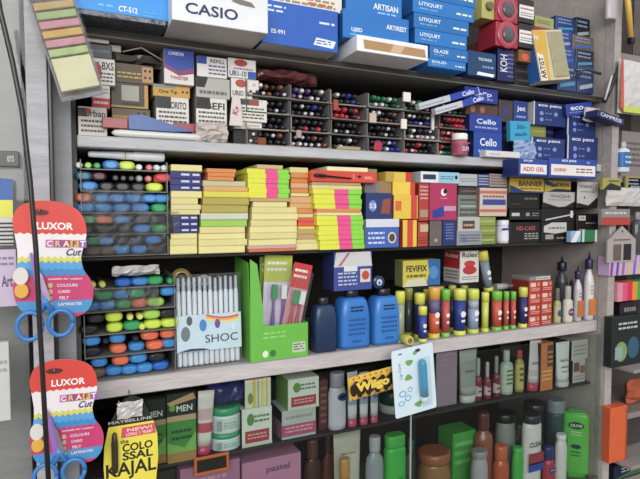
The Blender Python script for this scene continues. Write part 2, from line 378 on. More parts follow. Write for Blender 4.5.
tag(t.build('magnifier_blister'), 'yellow green blister pack left of the red magnifier packs', 'blister pack')
carton('pale green carton lying on a red one near the right end of top shelf', 'box', (535, 17, 554, 28), .02, .1, 'a2a660', [('l', .1, .3, .8, .7, 2, '6f7340')], side='7b7f48', free=True)
carton('red carton under the pale green one near the right end of top shelf', 'box', (533, 28, 556, 40), .02, .1, 'a02c30', [('l', .1, .3, .8, .7, 1, 'd08080')], side='741c20', free=True)
# big leaning yellow box
x0, x1, zb, zt = RW((541, 36, 571, 88), -.03)
o = thing('art_set_box', 'large yellow edged box with a clear window leaning back on the top shelf', 'box', ((x0+x1)/2, -.03, ZA+.0105), (math.radians(-6), math.radians(-9), 0))
w_ = x1-x0; h_ = zt-zb
MB().box(-w_/2, w_/2, .0, .03, 0, h_, M('cfc49a', 'card'), mats={0: M('1f62b0')}).build('box_body', o)
mb = MB(); mb.prism([(-w_/2, .004), (-w_*.18, 0), (-w_*.08, h_*.97), (-w_/2, h_)], -.001, 0, M('d9a92c')); mb.prism([(-w_/2, 0), (-w_*.28, 0), (-w_*.3, h_*.5), (-w_/2, h_*.55)], -.002, -.001, M('e8e0c8')); mb.text('ARTIST', -w_*.39, h_*.25, w_*.16, -.0023, M('2a1c10'), wd=h_*.42, rot=math.pi/2); mb.build('printed_band', o)
MB().box(-w_*.02, w_*.46, -.003, 0, h_*.06, h_*.95, M('a39a72', 'crinkle')).build('window', o)
MB().text('hy', 0, 0, .012, -.0006, M('e8eef8')).build('lettering', o, (-w_*.42, -.001, h_*.84))
bl = [((558, 64, 577, 86), '1c3f74', -.004), ((578, 66, 594, 89), '1a3768', -.004), ((556, 47, 575, 64), '14418e', .01), ((576, 50, 594, 66), '22283c', .01), ((554, 30, 572, 47), '1746a0', .02), ((573, 36, 594, 50), '6a5a50', .015), ((556, 17, 575, 30), '1a3f7a', .03), ((576, 18, 590, 36), '20242e', .03)]
for i, (r, c, y) in enumerate(bl):
    carton('%s packet, %s from the bottom in the %s column by the right wall, top shelf' % ({'6a5a50': 'brown', '22283c': 'black', '20242e': 'black'}.get(c, 'blue'), ORD[i//2], ('left', 'right')[i % 2]), 'packet', r, y, .1, c, [('l', .1, .5, .8, .9, 2, '8898b8'), ('p', [(.1, .1), (.1, .25), (.9, .4), (.9, .25)], ('4a90b8', 'a0a8b0', '2f62c0')[i % 3])], kind='plastic', name='packet', free=False)
x0, z0 = at(588, 74, -.01)
mb = MB(); mb.tube([(x0-.05, -.02, z0), (x0-.02, -.025, z0+.003), (x0+.02, -.025, z0-.001)], .003, M('5a6066', 'metal')); mb.tube([(x0-.05, -.02, z0-.002), (x0-.055, -.02, z0-.012), (x0-.04, -.02, z0-.014), (x0-.035, -.02, z0-.004)], .002, M('5a6066', 'metal'))
tag(mb.build('metal_clip'), 'grey metal clip lying against blue packets on the top shelf', 'clip')
# ------------------------------------------------------------ refill boxes, left of second tier
def refill(label, r, Y, col='dcd8d0', accent=None, txt=None, tcol='252525', art=None, d=.1, **k):
    a = art or []
    if not art:
        if accent: a.append(('r', 0, .6, .45, 1, accent))
        if txt: a.append(('t', .62, .72, .24, tcol, txt, .6))
        a.append(('l', .08, .1, .92, .55, 3, '4a4644'))
    return carton(label, 'box', r, Y, d, col, a, side='8a8680', name='refill_box', **k)
LX = 0.012
refill('white refill box with dark print at bottom left, just above the grey board', (78, 107, 107, 131), LX, 'cfcabf', art=[('t', .6, .78, .22, '40383a', 'urban', .7), ('r', 0, .66, .32, .95, '3d3a3a'), ('e', .36, .85, .1, .1, 'b03838'), ('l', .1, .1, .9, .6, 3, '4a4644')])
refill('red and white refill box half hidden by the hanging sticky note pouch', (92, 85, 110, 107), LX+.002, 'd8d0c8', art=[('r', 0, 0, 1, .42, 'b8232e'), ('l', .1, .1, .9, .35, 1, 'e8c8c8'), ('l', .1, .6, .9, .9, 2, '8a8480')])
refill('white refill box with bold black and red print, uppermost at the left', (82, 58, 115, 84), LX, 'e2ded6', art=[('r', 0, .55, .14, 1, '1f4080'), ('t', .62, .72, .3, '2a2a2a', 'LX-BXS', .68), ('e', .45, .45, .14, .4, 'b02a32'), ('l', .15, .08, .95, .5, 3, '40383a')])
refill('dark grey box lying on the white box with bold print', (84, 44, 112, 57), LX, '4a4c52', art=[('l', .1, .3, .9, .7, 1, '6d7078')])
refill('yellow and dark box directly behind the blue folder end', (112, 109, 150, 125), .03, 'a8863c', base=ZB+.0215, art=[('r', 0, .6, 1, 1, '6a5a40'), ('e', .7, .75, .04, .1, '2a2420'), ('e', .85, .75, .04, .1, '2a2420')])
refill('dark box with a pale picture label and yellow edge, left group', (111, 83, 148, 109), .028, '4d4436', art=[('r', .28, .3, .75, .9, 'a8a698'), ('r', .9, .05, 1, .95, 'c09438'), ('r', 0, .02, 1, .1, 'b08a3c'), ('l', .3, .1, .8, .25, 1, '22201c')])
refill('tan refill box with punched dots above the picture label box', (113, 64, 153, 83), .03, '5f4d34', art=[('r', .72, .1, 1, .9, 'b89058'), ('e', .8, .35, .03, .07, K), ('e', .92, .35, .03, .07, K), ('e', .8, .7, .03, .07, K), ('e', .92, .7, .03, .07, K), ('l', .1, .2, .7, .6, 2, 'c2a860')])
refill('white refill box with black corner block, right of the picture label box', (156, 97, 189, 121), .016, 'dad5cc', accent='2c2c2e', txt='NORITO', base=ZB+.022)
refill('yellow refill box with two dots, on the box with black corner', (153, 85, 190, 99), .02, 'c9992e', art=[('t', .4, .4, .35, '2b2418', 'One Tip', .5), ('r', 0, .75, .6, .98, '7a8a9a'), ('e', .8, .5, .03, .09, K), ('e', .92, .5, .03, .09, K)])
refill('blue topped box with red and white lower half, tallest in the left group', (164, 50, 194, 86), .012, 'e2dbd8', art=[('p', [(0, .45), (0, 1), (1, 1), (1, .35), (.5, .25)], '8c3a6c'), ('p', [(.05, .55), (0, 1), (1, 1), (1, .52), (.5, .38)], '1f44a8'), ('t', .4, .88, .1, 'dce4f4', 'CARBON', .5), ('t', .5, .18, .1, 'a04a50', 'TWISTER', .6)], d=.1)
refill('white refill box with black corner block above the crumpled paper', (196, 98, 227, 122), .014, 'dcd8d0', accent='242226', txt='BEFI', base=ZB+.026)
refill('grey and white refill box with angled dark end, second column', (196, 78, 230, 98), .016, 'b3b0aa', art=[('p', [(0, .5), (0, 1), (.35, 1), (.25, .5)], '202022'), ('l', .1, .1, .9, .45, 1, '6a6660')])
refill('white refill box with blue corner block, top of the second column', (197, 57, 227, 78), .014, 'e6e3e0', art=[('r', 0, .62, .32, 1, '2347a0'), ('t', .68, .8, .18, '5a5a78', 'REFILL', .5), ('l', .38, .1, .95, .65, 3, '6a5f80')])
refill('low white refill box showing under the third column', (234, 122, 262, 128), .018, 'd9d6ce', art=[('l', .1, .2, .9, .8, 1, 'a8a49c')], base=ZB+.026)
refill('white refill box with green and red label block, third column', (234, 99, 267, 121), .014, 'dbd8cc', art=[('r', .1, .72, .45, .98, '3d4840'), ('r', .45, .72, .75, .98, '9a4444'), ('l', .1, .1, .9, .65, 4, '4a4644')])
refill('white refill box with red splash and black tab, third column', (231, 79, 259, 98), .016, 'e0ddd6', art=[('e', .35, .75, .2, .2, 'b8483c'), ('r', .75, 0, 1, .35, '1e1e20'), ('t', .35, .25, .26, '4a4a60', 'URIO 10', .6)])
refill('white refill box with red splash and blue tab, top of third column', (228, 59, 256, 79), .014, 'e8e6e2', art=[('e', .45, .78, .24, .18, 'c03a3a'), ('r', .7, 0, 1, .38, '2458b8'), ('t', .35, .22, .28, '3a3a5a', 'UR1-10', .6), ('l', .2, .4, .9, .55, 1, '8a6070')])
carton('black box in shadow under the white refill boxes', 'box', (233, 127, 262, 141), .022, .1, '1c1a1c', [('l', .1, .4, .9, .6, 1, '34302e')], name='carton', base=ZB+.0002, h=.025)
carton('tan box end low down under the second column of refill boxes', 'box', (156, 124, 228, 136), .05, .1, '6a5c4c', name='carton', base=ZB+.0002, h=.0215)
# blue folder, red strip, long white roll
x0, zb = at(128, 125, .012); x1, zt = at(192, 125, .012)
mb = MB().prism([(x0, ZB+.012), (x1-.03, ZB+.012), (x1, ZB+.014), (x0+.018, ZB+.034), (x0, ZB+.031)], .0, .013, M('2b559c', 'plastic')); tag(mb.build('plastic_folder'), 'blue plastic folder edge behind the long white roll', 'folder')
mb = MB().box(x0-.035, x0-.001, .001, .012, ZB+.012, ZB+.027, M('a03434', 'plastic')); tag(mb.build('packet'), 'small red packet at the left end of the blue folder', 'packet')
mb = MB().box(x1-.028, x1+.01, .0135, .0145, ZB+.012, ZB+.028, M('9c3034', 'plastic')); tag(mb.build('red_card'), 'red card strip at the right end of the blue folder', 'card')
xa, _ = at(112, 131, -.0); xb, _ = at(206, 131, 0)
mb = MB(); mb.lathe([(.0015, 0), (.0045, .004), (.0055, .012), (.0055, xb-xa-.02), (.006, xb-xa)], M('d9d9d6', 'plastic'), (xa, .0065, ZB+.0062), 'x', n=16)
tag(mb.build('paper_roll'), 'long thin white roll lying along the front of the grey board', 'roll')
x0, x1, zb, zt = RW((197, 119, 228, 143), 0)
mb = MB().crumple(x0, x1, -.003, .012, ZB+.001, ZB+.03, M('c4b9b2', 'paper'), .004, 7, 6, 4); tag(mb.build('crumpled_paper'), 'crumpled whitish paper wrapper below the second column of refill boxes', 'paper')
x0, x1, zb, zt = RW((229, 96, 242, 126), .004)
mb = MB(); mb.prism([(-.008, .0), (.014, .002), (.006, .048), (-.006, .046)], 0, .002, M('dccccc', 'paper')); mb.text('Kg', .002, .024, .012, -.0006, M('b03a58'), rot=1.3)
tag(mb.build('paper_tag', None, ((x0+x1)/2-.002, .004, zb), (0, math.radians(4), 0)), 'white paper tag with pink print leaning against the refill boxes', 'tag')
x0, x1, zb, zt = RW((108, 42, 160, 62), .02)
mb = MB(); s1 = support(x0+.02, x1-.02, .02, .1, zb, .03) or zb
mb.crumple(-.045, .045, 0, .03, 0, .016, M('54504a', 'crinkle'), .005, 9, 4, 9)
mb.box(-.035, -.018, -.006, .01, .012, .022, M('a8a298', 'plastic')); mb.tube([(-.016, -.004, .014), (.01, -.008, .022), (.045, -.004, .006)], .0012, M('b0aaa0', 'plastic'))
tag(mb.build('wrapper', None, ((x0+x1)/2, .03, s1+.001)), 'crumpled dark plastic wrapper on the left refill boxes', 'wrapper')
x0, z0 = at(95, 35, .02); 
mb = MB().box(x0-.02, x0+.018, .012, .03, ZA0-.006, ZA0-.0004, M('bdbab4', 'plastic')); tag(mb.build('tape_strip'), 'short white strip stuck under the front of the topmost shelf', 'strip')
# ------------------------------------------------------------ trays of pens on the second shelf
PENS = {}
def pen_mesh(kind):
    if kind in PENS: return PENS[kind]
    cap, tip = {'black': ('1d1d22', '3a3a40'), 'blue': ('1c2a78', '2f3f9a'), 'red': ('9c2230', 'c04050'), 'green': ('14603c', '2a8a58'),
                'silver': ('34343a', 'c9cace'), 'white': ('77777c', 'e4e4e2'), 'brown': ('5a3428', '8a5a40'), 'purple': ('3c2a5a', '6a5a90'), 'pink': ('b0707a', 'd8a0a8')}[kind]
    a, b = M(cap, 'plastic'), M(tip, 'gloss')
    m = MB(); m.lathe([(.0015, -.0015), (.0026, -.001), (.0028, .002), (.0047, .003), (.0054, .006), (.0054, .05), (.0048, .0505), (.0048, .135), (.002, .14)], a, axis='y', n=10, mats=[b, b, a, a, a, a, M('6d6d72', 'plastic'), M('6d6d72', 'plastic')])
    
    PENS[kind] = m.mesh('pen'); return PENS[kind]
cols = [248, 293, 334, 371, 408, 443, 476]
theme = [['silver brown', 'purple blue', 'blue black', 'green', 'green', 'green black'],
         ['black silver', 'black silver blue', 'red', 'black brown', 'blue silver', 'red'],
         ['black purple', 'black red', 'black silver', 'black', 'silver blue pink', 'green red'],
         ['brown silver', 'brown silver', 'black blue', 'blue purple', 'red black', 'green red']]
PH = .0262; npen = 0
where = lambda c, r: 'pen tray %s across and %s down' % (ORD[c], ORD[r])
rest = MB()
for c in range(6):
    drop = .004*c if c < 4 else .012
    for r in range(4):
        xa = at(cols[c], 118)[0]+.0008; xb = at(cols[c+1], 118)[0]-.0008
        zb = ZB+.0003+(3-r)*PH; yf = .012+.002*((c+r) % 3); W_ = xb-xa
        t = thing('pen_tray', 'clear plastic pen tray with open front, %s across and %s down the tray wall' % (ORD[c], ORD[r]), 'tray', ((xa+xb)/2, yf, zb), (0, 0, 0), 'clear pen trays on the second shelf')
        rim = M(('8a7f74', '9c9288', '7c7268')[(c+r) % 3], 'clear'); rim2 = M(('6f655b', '8c8176', '9a8c7c', '7a6a60')[(c*3+r*5) % 4], 'plastic')
        mb = MB(); w2 = W_/2
        mb.box(-w2, w2, 0.002, .145, 0, .0007, rim, b=.0002); mb.box(-w2, -w2+.0007, .002, .145, .0008, PH-.0006, rim, b=.0002); mb.box(w2-.0007, w2, .002, .145, .0008, PH-.0006, rim, b=.0002)
        mb.build('tray_body', t)
        mb = MB(); sag = .0012
        n = 8; top = [(-w2+W_*i/n, .0005+R.uniform(0, .0006)+(.0016 if i in (0, n) else 0)) for i in range(n+1)]
        mb.prism([(x, 0) for x, z in top[::-1]][::-1]+[(x, z+.0012) for x, z in top[::-1]], 0, .0018, rim2)
        mb.box(-w2, -w2+.0022, 0, .0018, .003, PH-.002, rim2, b=.0003)
        mb.build('front_rim', t)
        d = .0115; per = int((W_-.004)/d); kinds = theme[r][c].split()
        for lay in range(2):
            nn = per-(lay % 2)
            for i in range(nn):
                x = (xa+xb)/2+(i-(nn-1)/2)*d+R.uniform(-.0003, .0003); z = zb+.0017+.0056+lay*.0115; y = yf+R.uniform(.001, .009)
                k = R.choice(kinds); k = 'black' if R.random() < .25 else (R.choice(['silver', 'white', 'black']) if R.random() < .3 else k)
                if npen < 300:
                    o = bpy.data.objects.new('pen', pen_mesh(k)); COL.objects.link(o); o.location = (x, y, z); o.rotation_euler = (0, R.uniform(0, 6.2), 0)
                    tag(o, '%s pen seen end-on, %s from left, %s layer, %s' % (k, ORD[i], ('lower', 'upper')[lay], where(c, r)), 'pen', 'pens in the clear trays'); npen += 1
                else: rest.lathe([(.002, -.001), (.0045, .003), (.0045, .12)], M('2a2a30', 'plastic'), (x, y, z), 'y', n=8)
if rest.v: tag(rest.build('pens'), 'remaining dark pens packed in the rightmost clear trays', 'pens', kind='stuff')
for i, (px, py, w_, h_, cc) in enumerate(((407, 97, .016, .017, 'f0ebe2'), (404, 124, .012, .018, 'e8e2d8'), (373, 118, .014, .017, 'c9b8a8'), (336, 105, .009, .018, 'a8553c'), (299, 134, .009, .013, 'b8968c'), (262, 142, .014, .014, '8a4a2c'), (433, 122, .006, .03, 'd8d0c4'))):
    X, Z = at(px, py, .008)
    mb = MB().box(X-w_/2, X+w_/2, .0068, .0112, Z-h_/2, Z+h_/2, M(cc, 'paper'), b=.0008)
    tag(mb.build('paper_flap'), '%s paper flap on the pen trays, %s from %s' % (('white', 'white', 'beige', 'rust', 'pinkish', 'brown', 'cream')[i], ('upper', 'lower', 'leftmost above', 'middle', 'above', 'lowest at left', 'rightmost')[i], ('the top', 'the top', 'a white one', 'the left', 'the board', 'the bottom', 'the left')[i]), 'flap', 'paper flaps on the pen trays')
x0, z0 = at(250, 70, .03); x1, z1 = at(318, 72, .03)
mb = MB().crumple(x0, x1, .02, .06, z0-.010, z0+.012, M('6d3a38', 'crinkle'), .005, 10, 4, 3); tag(mb.build('wrapper', None, (0, 0, -.004)), 'reddish shiny wrapper lying on top of the leftmost pen trays', 'wrapper')
x0, x1, zb, zt = RW((310, 144, 334, 151), .006)
tag(MB().box(x0+.05, x1+.05, .002, .01, ZB+.0004, ZB+.006, M('b09a64', 'paper')).build('paper_strip'), 'small tan paper strip lying before the pen trays', 'paper')
x0, x1, zb, zt = RW((371, 139, 386, 152), .004)
tag(MB().box(-.008, .008, 0, .006, 0, .018, M('b8283a', 'plastic'), b=.003).build('red_pack', None, (x0+.012, .001, ZB+.0006), (0, .25, 0)), 'small red pack leaning at the foot of the pen trays', 'pack')
# ---- red capped bottle
def place(r, Y, zsnap=True, sy=1.0):
    x0, x1, zb, zt = RW(r, Y); X_, w_ = roundw(r, Y, sy); d = w_*sy; zt = RW(r, Y+d/2)[3]; x0 = X_-w_/2; x1 = X_+w_/2
    if zsnap:
        s = support(x0, x1, Y, Y+d, zb)
        if s is not None: zb = s+.0002
        else: print('UNSUP place', r, zb)
    return (x0+x1)/2, (x1-x0), zb, zt-zb
def bottle(label, cat, name, r, Y, body, cap, prof=None, capf=.2, capw=.6, sy=.7, lab=None, kind='plastic', capkind='plastic', pw=2.0, tilt=0, group=None, neck=True, extra=None, yaw=0, labv=(.2, .6), free=False):
    cx, w_, zb, h = place(r, Y, not free, sy)
    y0 = Y+w_/2*sy; t = thing(name, label, cat, (cx, y0, zb), (0, math.radians(tilt), math.radians(yaw)), group)
    a = w_/2; hb = h*(1-capf)
    P = prof or [(.8, 0), (.96, .02), (1, .06), (1, .82), (.9, .92), (capw*.9, .98), (capw*.85, 1)]
    mb = MB(); mb.lathe([(rr*a, z*hb) for rr, z in P], M(body, kind), sy=sy, n=28, pw=pw); mb.build('body', t)
    if capf > 0:
        mb = MB(); cw = a*capw; mb.lathe([(cw*.96, 0), (cw, h*capf*.1), (cw, h*capf*.85), (cw*.9, h*capf)], M(cap, capkind), sy=max(sy, .8) if capw < .9 else sy, n=24, pw=pw if capw > .9 else 2.0)
        mb.build('cap', t, (0, 0, hb+.0001))
    if lab:
        rr = 1.006*a; v0, v1 = labv; 
        mb = MB(); n = 20; vs = []; f = []
        for j, v in enumerate((v0, v1)):
            for i in range(n+1):
                q = math.pi+math.pi*i/n; ca, sa = math.cos(q), math.sin(q)
                if pw != 2: ca = math.copysign(abs(ca)**(2/pw), ca); sa = math.copysign(abs(sa)**(2/pw), sa)
                vs.append((rr*ca, (rr*sa*sy-.0002), v*hb))
        f = [(i, i+1, i+n+2, i+n+1) for i in range(n)]
        mb.add(vs, f, M(lab[0], 'card'), True)
        for a_ in lab[1:]:
            yy = -rr*sy-.0008
            if a_[0] == 't': mb.text(a_[5], (a_[1]-.5)*w_, hb*a_[2], hb*a_[3], yy, M(a_[4]), wd=w_*a_[6] if len(a_) > 6 and a_[6] else None, rot=a_[7] if len(a_) > 7 else 0)
            elif a_[0] == 'r': mb.quad((a_[1]-.5)*w_, (a_[3]-.5)*w_, hb*a_[2], hb*a_[4], yy+.0003, M(a_[5]))
            elif a_[0] == 'e': mb.disc((a_[1]-.5)*w_, hb*a_[2], a_[3]*w_, a_[4]*hb, yy+.0002, M(a_[5]))
            elif a_[0] == 'l':
                q = MB(); art_on(q, w_, hb, yy+.0004, [a_]); k0 = len(mb.v); mb.v += q.v
                for ff, i in zip(q.f, q.m): mb.f.append(tuple(x+k0 for x in ff)); mb.m.append(mb.mi(q.mats[i])); mb.sm.append(False)
        mb.build('label', t)
    if extra: extra(t, a, hb, h)
    if not free: PLACED.append((cx-a, cx+a, Y, Y+2*a*sy, zb+h))
    return t
bottle('small pink bottle with a white cap standing before the pen trays', 'bottle', 'bottle', (451, 134, 468, 157), -.0235+.004, 'b05468', 'f0ece6', capf=.3, capw=.95, sy=1, lab=('a03e5c', ('t', .5, .4, .3, 'e8c8e0', 'GUM', .5)), labv=(.15, .75))
# ---- blue pen boxes
NB = '1f4292'
def penbox(label, r, Y, col=NB, txt='Cello', d=.1, **k):
    art = [('t', .5, .6, .3, 'dfe6f6', txt, .6), ('l', .15, .12, .85, .36, 1, '93a6dc')]
    return carton(label, 'box', r, Y, d, col, k.pop('art', art), side='16245c', name='pen_box', **k)
penbox('blue pen box standing on the grey board beside the pink bottle', (474, 132, 502, 160), .002, '1f46a0', d=.14)
penbox('blue pen box with large white script, second level right of pen trays', (470, 115, 502, 132), .004, '20409f', d=.14)
carton('brown end of a pen box between two blue ones', 'box', (466, 104, 498, 115), .012, .12, '5a3c38', [('e', .2, .5, .08, .3, 'b07858'), ('e', .5, .5, .08, .3, 'a06a50')], name='pen_box')
penbox('blue pen box with large white script, highest right of pen trays', (465, 88, 498, 104), .004, '1b378f', d=.12)
for i, (xa, ya, xb, yb) in enumerate(((418, 107, 478, 90), (430, 113, 482, 98))):
    X0, Z0 = at(xa, ya, .0); X1, Z1 = at(xb, yb, .0)
    L_ = math.hypot(X1-X0, Z1-Z0); mb = MB().box(0, L_, 0, .012, -.006, .006, M('c6c6ce', 'card')); art_on(mb, L_, .012, 0, [])
    q = [('r', .5, 0, .98, 1, '2344b0'), ('t', .8, .5, .7, 'e6ecfa', 'Cello', .2), ('r', 0, .35, .4, .5, '9a9ab0')]
    t2 = MB(); art_on(t2, L_, .012, 0, q); k0 = len(mb.v); mb.v += [(x+L_/2, y, z-.006) for x, y, z in t2.v]
    for ff, ii in zip(t2.f, t2.m): mb.f.append(tuple(x+k0 for x in ff)); mb.m.append(mb.mi(t2.mats[ii])); mb.sm.append(False)
    o = mb.build('pen_box', None, (X0, -.004-.013*i, Z0), (0, -math.atan2(Z1-Z0, X1-X0), 0)); tag(o, 'long slim white and blue pen box slanting over the trays, %s of two' % ('upper', 'lower')[i], 'box')
carton('white flat box edge at the front of the grey board below blue pen boxes', 'box', (486, 154, 520, 161), -.016, .03, 'dcd6d2', [('l', .1, .3, .4, .6, 1, '8090b0')], base=ZB+.0002, h=.012)
# right part of second tier
carton('dark stapler pin box among the blue boxes, right of pen box stack', 'box', (499, 100, 513, 122), .02, .1, '4a403e', [('p', [(.2, .3), (.5, .75), (.8, .3), (.65, .3), (.5, .55), (.35, .3)], '3040a0')], name='carton', free=True)
penbox('small blue upright box left of the white ended blue box', (514, 101, 528, 122), .02, '21408c', txt='jet', free=True)
carton('cyan sticky note block with handwriting, in front of blue boxes', 'note block', (511, 121, 531, 141), .004, .012, '1fa3cc', [('t', .55, .7, .2, '0d5a80', '30/-', .5), ('t', .5, .35, .2, '0d5a80', 'each', .6)], name='note_block', free=True, tilt=-3)
carton('small yellow green box end right of the cyan note block', 'box', (531, 126, 546, 137), .02, .08, '8c8c34', [('l', .1, .4, .9, .6, 1, 'b8b860')], name='carton', free=True)
carton('dark blue box filling the gap behind the cyan note block', 'box', (500, 122, 566, 150), .045, .12, '1a2450', [('l', .05, .5, .95, .9, 2, '4a5aa0')], name='carton', base=ZB+.0002)
for i, (r, Y, lb) in enumerate((((531, 138, 565, 153), .006, 'lower left'), ((567, 136, 598, 155), .006, 'lower right'), ((567, 114, 596, 136), .008, 'middle right'), ((533, 103, 566, 126), .01, 'upper left'))):
    carton('dark blue pen box with white heading and icons, %s of four by right wall' % lb, 'box', r, Y, .033, '1f3474', [('t', .5, .84, .13, 'e0e6f8', 'eco pens', .7), ('e', .25, .52, .06, .09, '8090d0'), ('e', .68, .52, .06, .09, '8090d0'), ('l', .36, .46, .55, .6, 1, '6a7ac0'), ('e', .25, .25, .06, .09, '8090d0'), ('l', .36, .2, .55, .32, 1, '6a7ac0'), ('r', 0, 0, .04, 1, 'c8ccd8')], side='c4bcb8' if i == 3 else '141f54', name='pen_box', free=(i == 3), base=(ZB+.0002 if i < 2 else None))
carton('blue box tilted at the top right of the second tier', 'box', (567, 103, 593, 115), .0, .1, '2542a0', [('t', .4, .6, .3, 'dfe6f6', 'eco', .5), ('l', .1, .2, .9, .35, 1, '8ea0dc')], side='182a6a', name='pen_box', tilt=-9, free=True)
x0, x1, zb, zt = RW((515, 141, 536, 162), -.006)
mb = MB().crumple(x0, x1, -.012, .004, zb+.002, zt, M('8fa4cc', 'crinkle'), .004, 7, 7, 6); tag(mb.build('wrapper'), 'crumpled blue and white wrapper below the cyan note block', 'wrapper')
x0, x1, zb, zt = RW((584, 108, 600, 122), -.006)
mb = MB().crumple(x0, x1, -.014, 0, zb, zt, M('c9c2ba', 'paper'), .003, 6, 6, 8); tag(mb.build('crumpled_paper'), 'crumpled whitish paper by the right wall among blue boxes', 'paper')
carton('slim dark blue strip box with white word, sticking out past the right post', 'box', (597, 114, 624, 121), -.04, .03, '22305c', [('t', .5, .5, .5, 'd8dcea', 'CAMPRESS', .8)], tilt=10, free=True, name='strip_box')
# ------------------------------------------------------------ highlighters on the left
HC = {'B': ('2f86cc', 'blue'), 'b': ('1f62c0', 'deep blue'), 'G': ('22a058', 'green'), 'O': ('e06a40', 'orange'), 'Y': ('c8e020', 'yellow'), 'y': ('d6dc5a', 'pale yellow'), 'g': ('9ccf3c', 'lime'), 'P': ('d8707c', 'pink'), 'R': ('d83a48', 'red'),
      'W': ('d8dcd4', 'white'), 'K': ('26262c', 'black'), 'T': ('2a6a7a', 'teal'), 'A': ('c88a3a', 'amber'), 'Z': ('6a5648', 'bronze'), 'S': ('9a9a98', 'grey'), 'M': ('4a2028', 'maroon')}
HM = {}
def hl_mesh(k, small):
    if (k, small) in HM: return HM[(k, small)]
    a = .0052 if small else .0118; sy = 1.0 if small else .61; pw = 2 if small else 2.6
    c = M(HC[k][0], 'plastic')
    mb = MB(); mb.lathe([(a*.55, -.0015), (a*.8, 0), (a*.96, .004), (a, .009), (a, .04)], c, axis='y', sy=sy, n=20, pw=pw); cap = mb.mesh('cap')
    mb = MB(); mb.lathe([(a*.94, .0402), (a*.94, .1), (a*.7, .106), (a*.6, .11)], M('2b2b30' if k != 'W' else 'c9c9c6', 'plastic'), axis='y', sy=sy, n=16, pw=pw); bar = mb.mesh('barrel')
    HM[(k, small)] = (cap, bar, a, a*sy); return HM[(k, small)]
def highlighter(px, k, small, z, label, group, yf=.01, fat=1):
    cap, bar, a, hh = hl_mesh(k, small)
    X = at(px, 300 if z < 1.43 else 200, yf)[0]
    o = bpy.data.objects.new('marker' if small else 'highlighter', cap); COL.objects.link(o); o.location = (X, yf+R.uniform(0, .005), z+hh); o.scale.x = R.uniform(.98, 1.15) if not small else 1; o.rotation_euler = (0, 0, R.uniform(-.06, .06))
    b = bpy.data.objects.new('barrel', bar); COL.objects.link(b); b.parent = o
    tag(o, label, 'marker' if small else 'highlighter', group)
def hl_stack(base, layers, which, group, cover, pt=.0158):
    z = base+.0003; n = len(layers)
    for li in range(0, n, 2):
        hgt = pt*min(2, n-li)+.0008; dy = R.uniform(-.002, .002); yt = .006+dy
        xa = .0005; xb = at(168.5 if which == 'upper' else 176, 200 if which == 'upper' else 320)[0]
        t = thing('marker_tray', 'clear tray of highlighters at the left, %s from the bottom of the %s stack' % (ORD[li//2], which), 'tray', ((xa+xb)/2, yt, z), (0, 0, 0), 'clear highlighter trays')
        mb = MB(); w2 = (xb-xa)/2; cl = M('7d807c', 'clear')
        mb.box(-w2, w2, .001, .13, 0, .001, cl, b=.0002); mb.box(-w2, -w2+.001, .001, .13, .0011, hgt-.001, cl, b=.0002); mb.box(w2-.001, w2, .001, .13, .0011, hgt-.001, cl, b=.0002); mb.build('tray_body', t)
        mb = MB(); rm = M('77736a', 'plastic'); mb.box(-w2, w2, -.001, .0008, .0002, .0016, rm, b=.0002); mb.box(-w2, -w2+.0014, -.001, .0008, .0017, hgt-.002, rm, b=.0002); mb.box(w2-.0014, w2, -.001, .0008, .0017, hgt-.002, rm, b=.0002); mb.build('front_rim', t)
        for s in range(min(2, n-li)):
            lay = layers[li+s].split(); row = ORD[n-1-(li+s)]
            for i, it in enumerate(lay):
                k, px = it[0], float(it[1:].rstrip('s')); sm = it.endswith('s')
                highlighter(px, k, sm, z+.0011+s*(pt-.0004), '%s %s end-on, %s from left, %s row down in the %s highlighter stack' % (HC[k][1], 'marker' if sm else 'highlighter', ORD[i], row, which), group, yf=yt+.004)
        if (li//2) in cover:
            mb = MB().crumple(xa+.002, xb-.004+cover[li//2], yt-.006, yt-.0015, z+.001, z+hgt+.004, M('f0f0f0', 'film'), .0012, 16, 4, li+3, .5)
            tag(mb.build('plastic_film'), 'loose clear film over the %s highlighter tray from bottom, %s stack' % (ORD[li//2], which), 'film')
        z += hgt+.0004
    return z
zt = hl_stack(ZB*0+ZC, ['Z92 Z106 B121 B139 K157', 'G91 B105 K122 K137 B153', 'K86 K103 K124 B142 G160', 'G86 O104 B122 K142 K159', 'B86 B104 B122 B141 G160', 'O84 B102 B118 B134 B150 B162',
                'B89 K107 K123 K139 Y155', 'T84 M100 K116s K124s K132s S140s P149s A158s R164', 'W80s g89s G98s B112 Y128 W140s P150s W158s W165s'], 'upper', 'highlighters in the upper left stack', {0: .0, 1: .02, 2: -.03}, .0149)
xa, za = at(88, 143, .012); xb, _ = at(165, 152, .012)
t = thing('whiteboard_marker', 'long white marker lying on top of the upper highlighter stack', 'marker', (xa, .022, ZB0-.0095), (0, 0, 0))
MB().lathe([(.004, 0), (.0055, .003), (.006, .02), (.0075, .045), (.0078, .05)], M('cfd2d6', 'plastic'), axis='x', n=18).build('cap', t)
L_ = xb-xa
MB().lathe([(.0074, .0505), (.0074, .06), (.009, .064), (.009, L_-.004), (.0082, L_)], M('d8dade', 'plastic'), axis='x', n=18).build('barrel', t)
t.scale = (1, .8, .8); t.location.z = zt+.0073
print('TOP upper hl', zt, ZB0)
zt = hl_stack(ZD, ['Z96 B113 B128 B144 b160', 'B98 O120 B138 K156', 'K91 O118 B136 O155 B169', 'B91 K105s B117 K135s O150 O168', 'K88 Y114 G132 y142s Y153 Y170', 'K95 Y114 y130s y140s g152 K168',
                'B90 B107 G124 O140 g156', 'K88 G104 B121 G138 K154 B169', 'y103s y93s b124 B141 G156 G171s'], 'lower', 'highlighters in the lower left stack', {3: -.02})
print('TOP lower hl', zt, ZC0)
x0, x1, zb, z1 = RW((112, 257, 160, 268), .0)
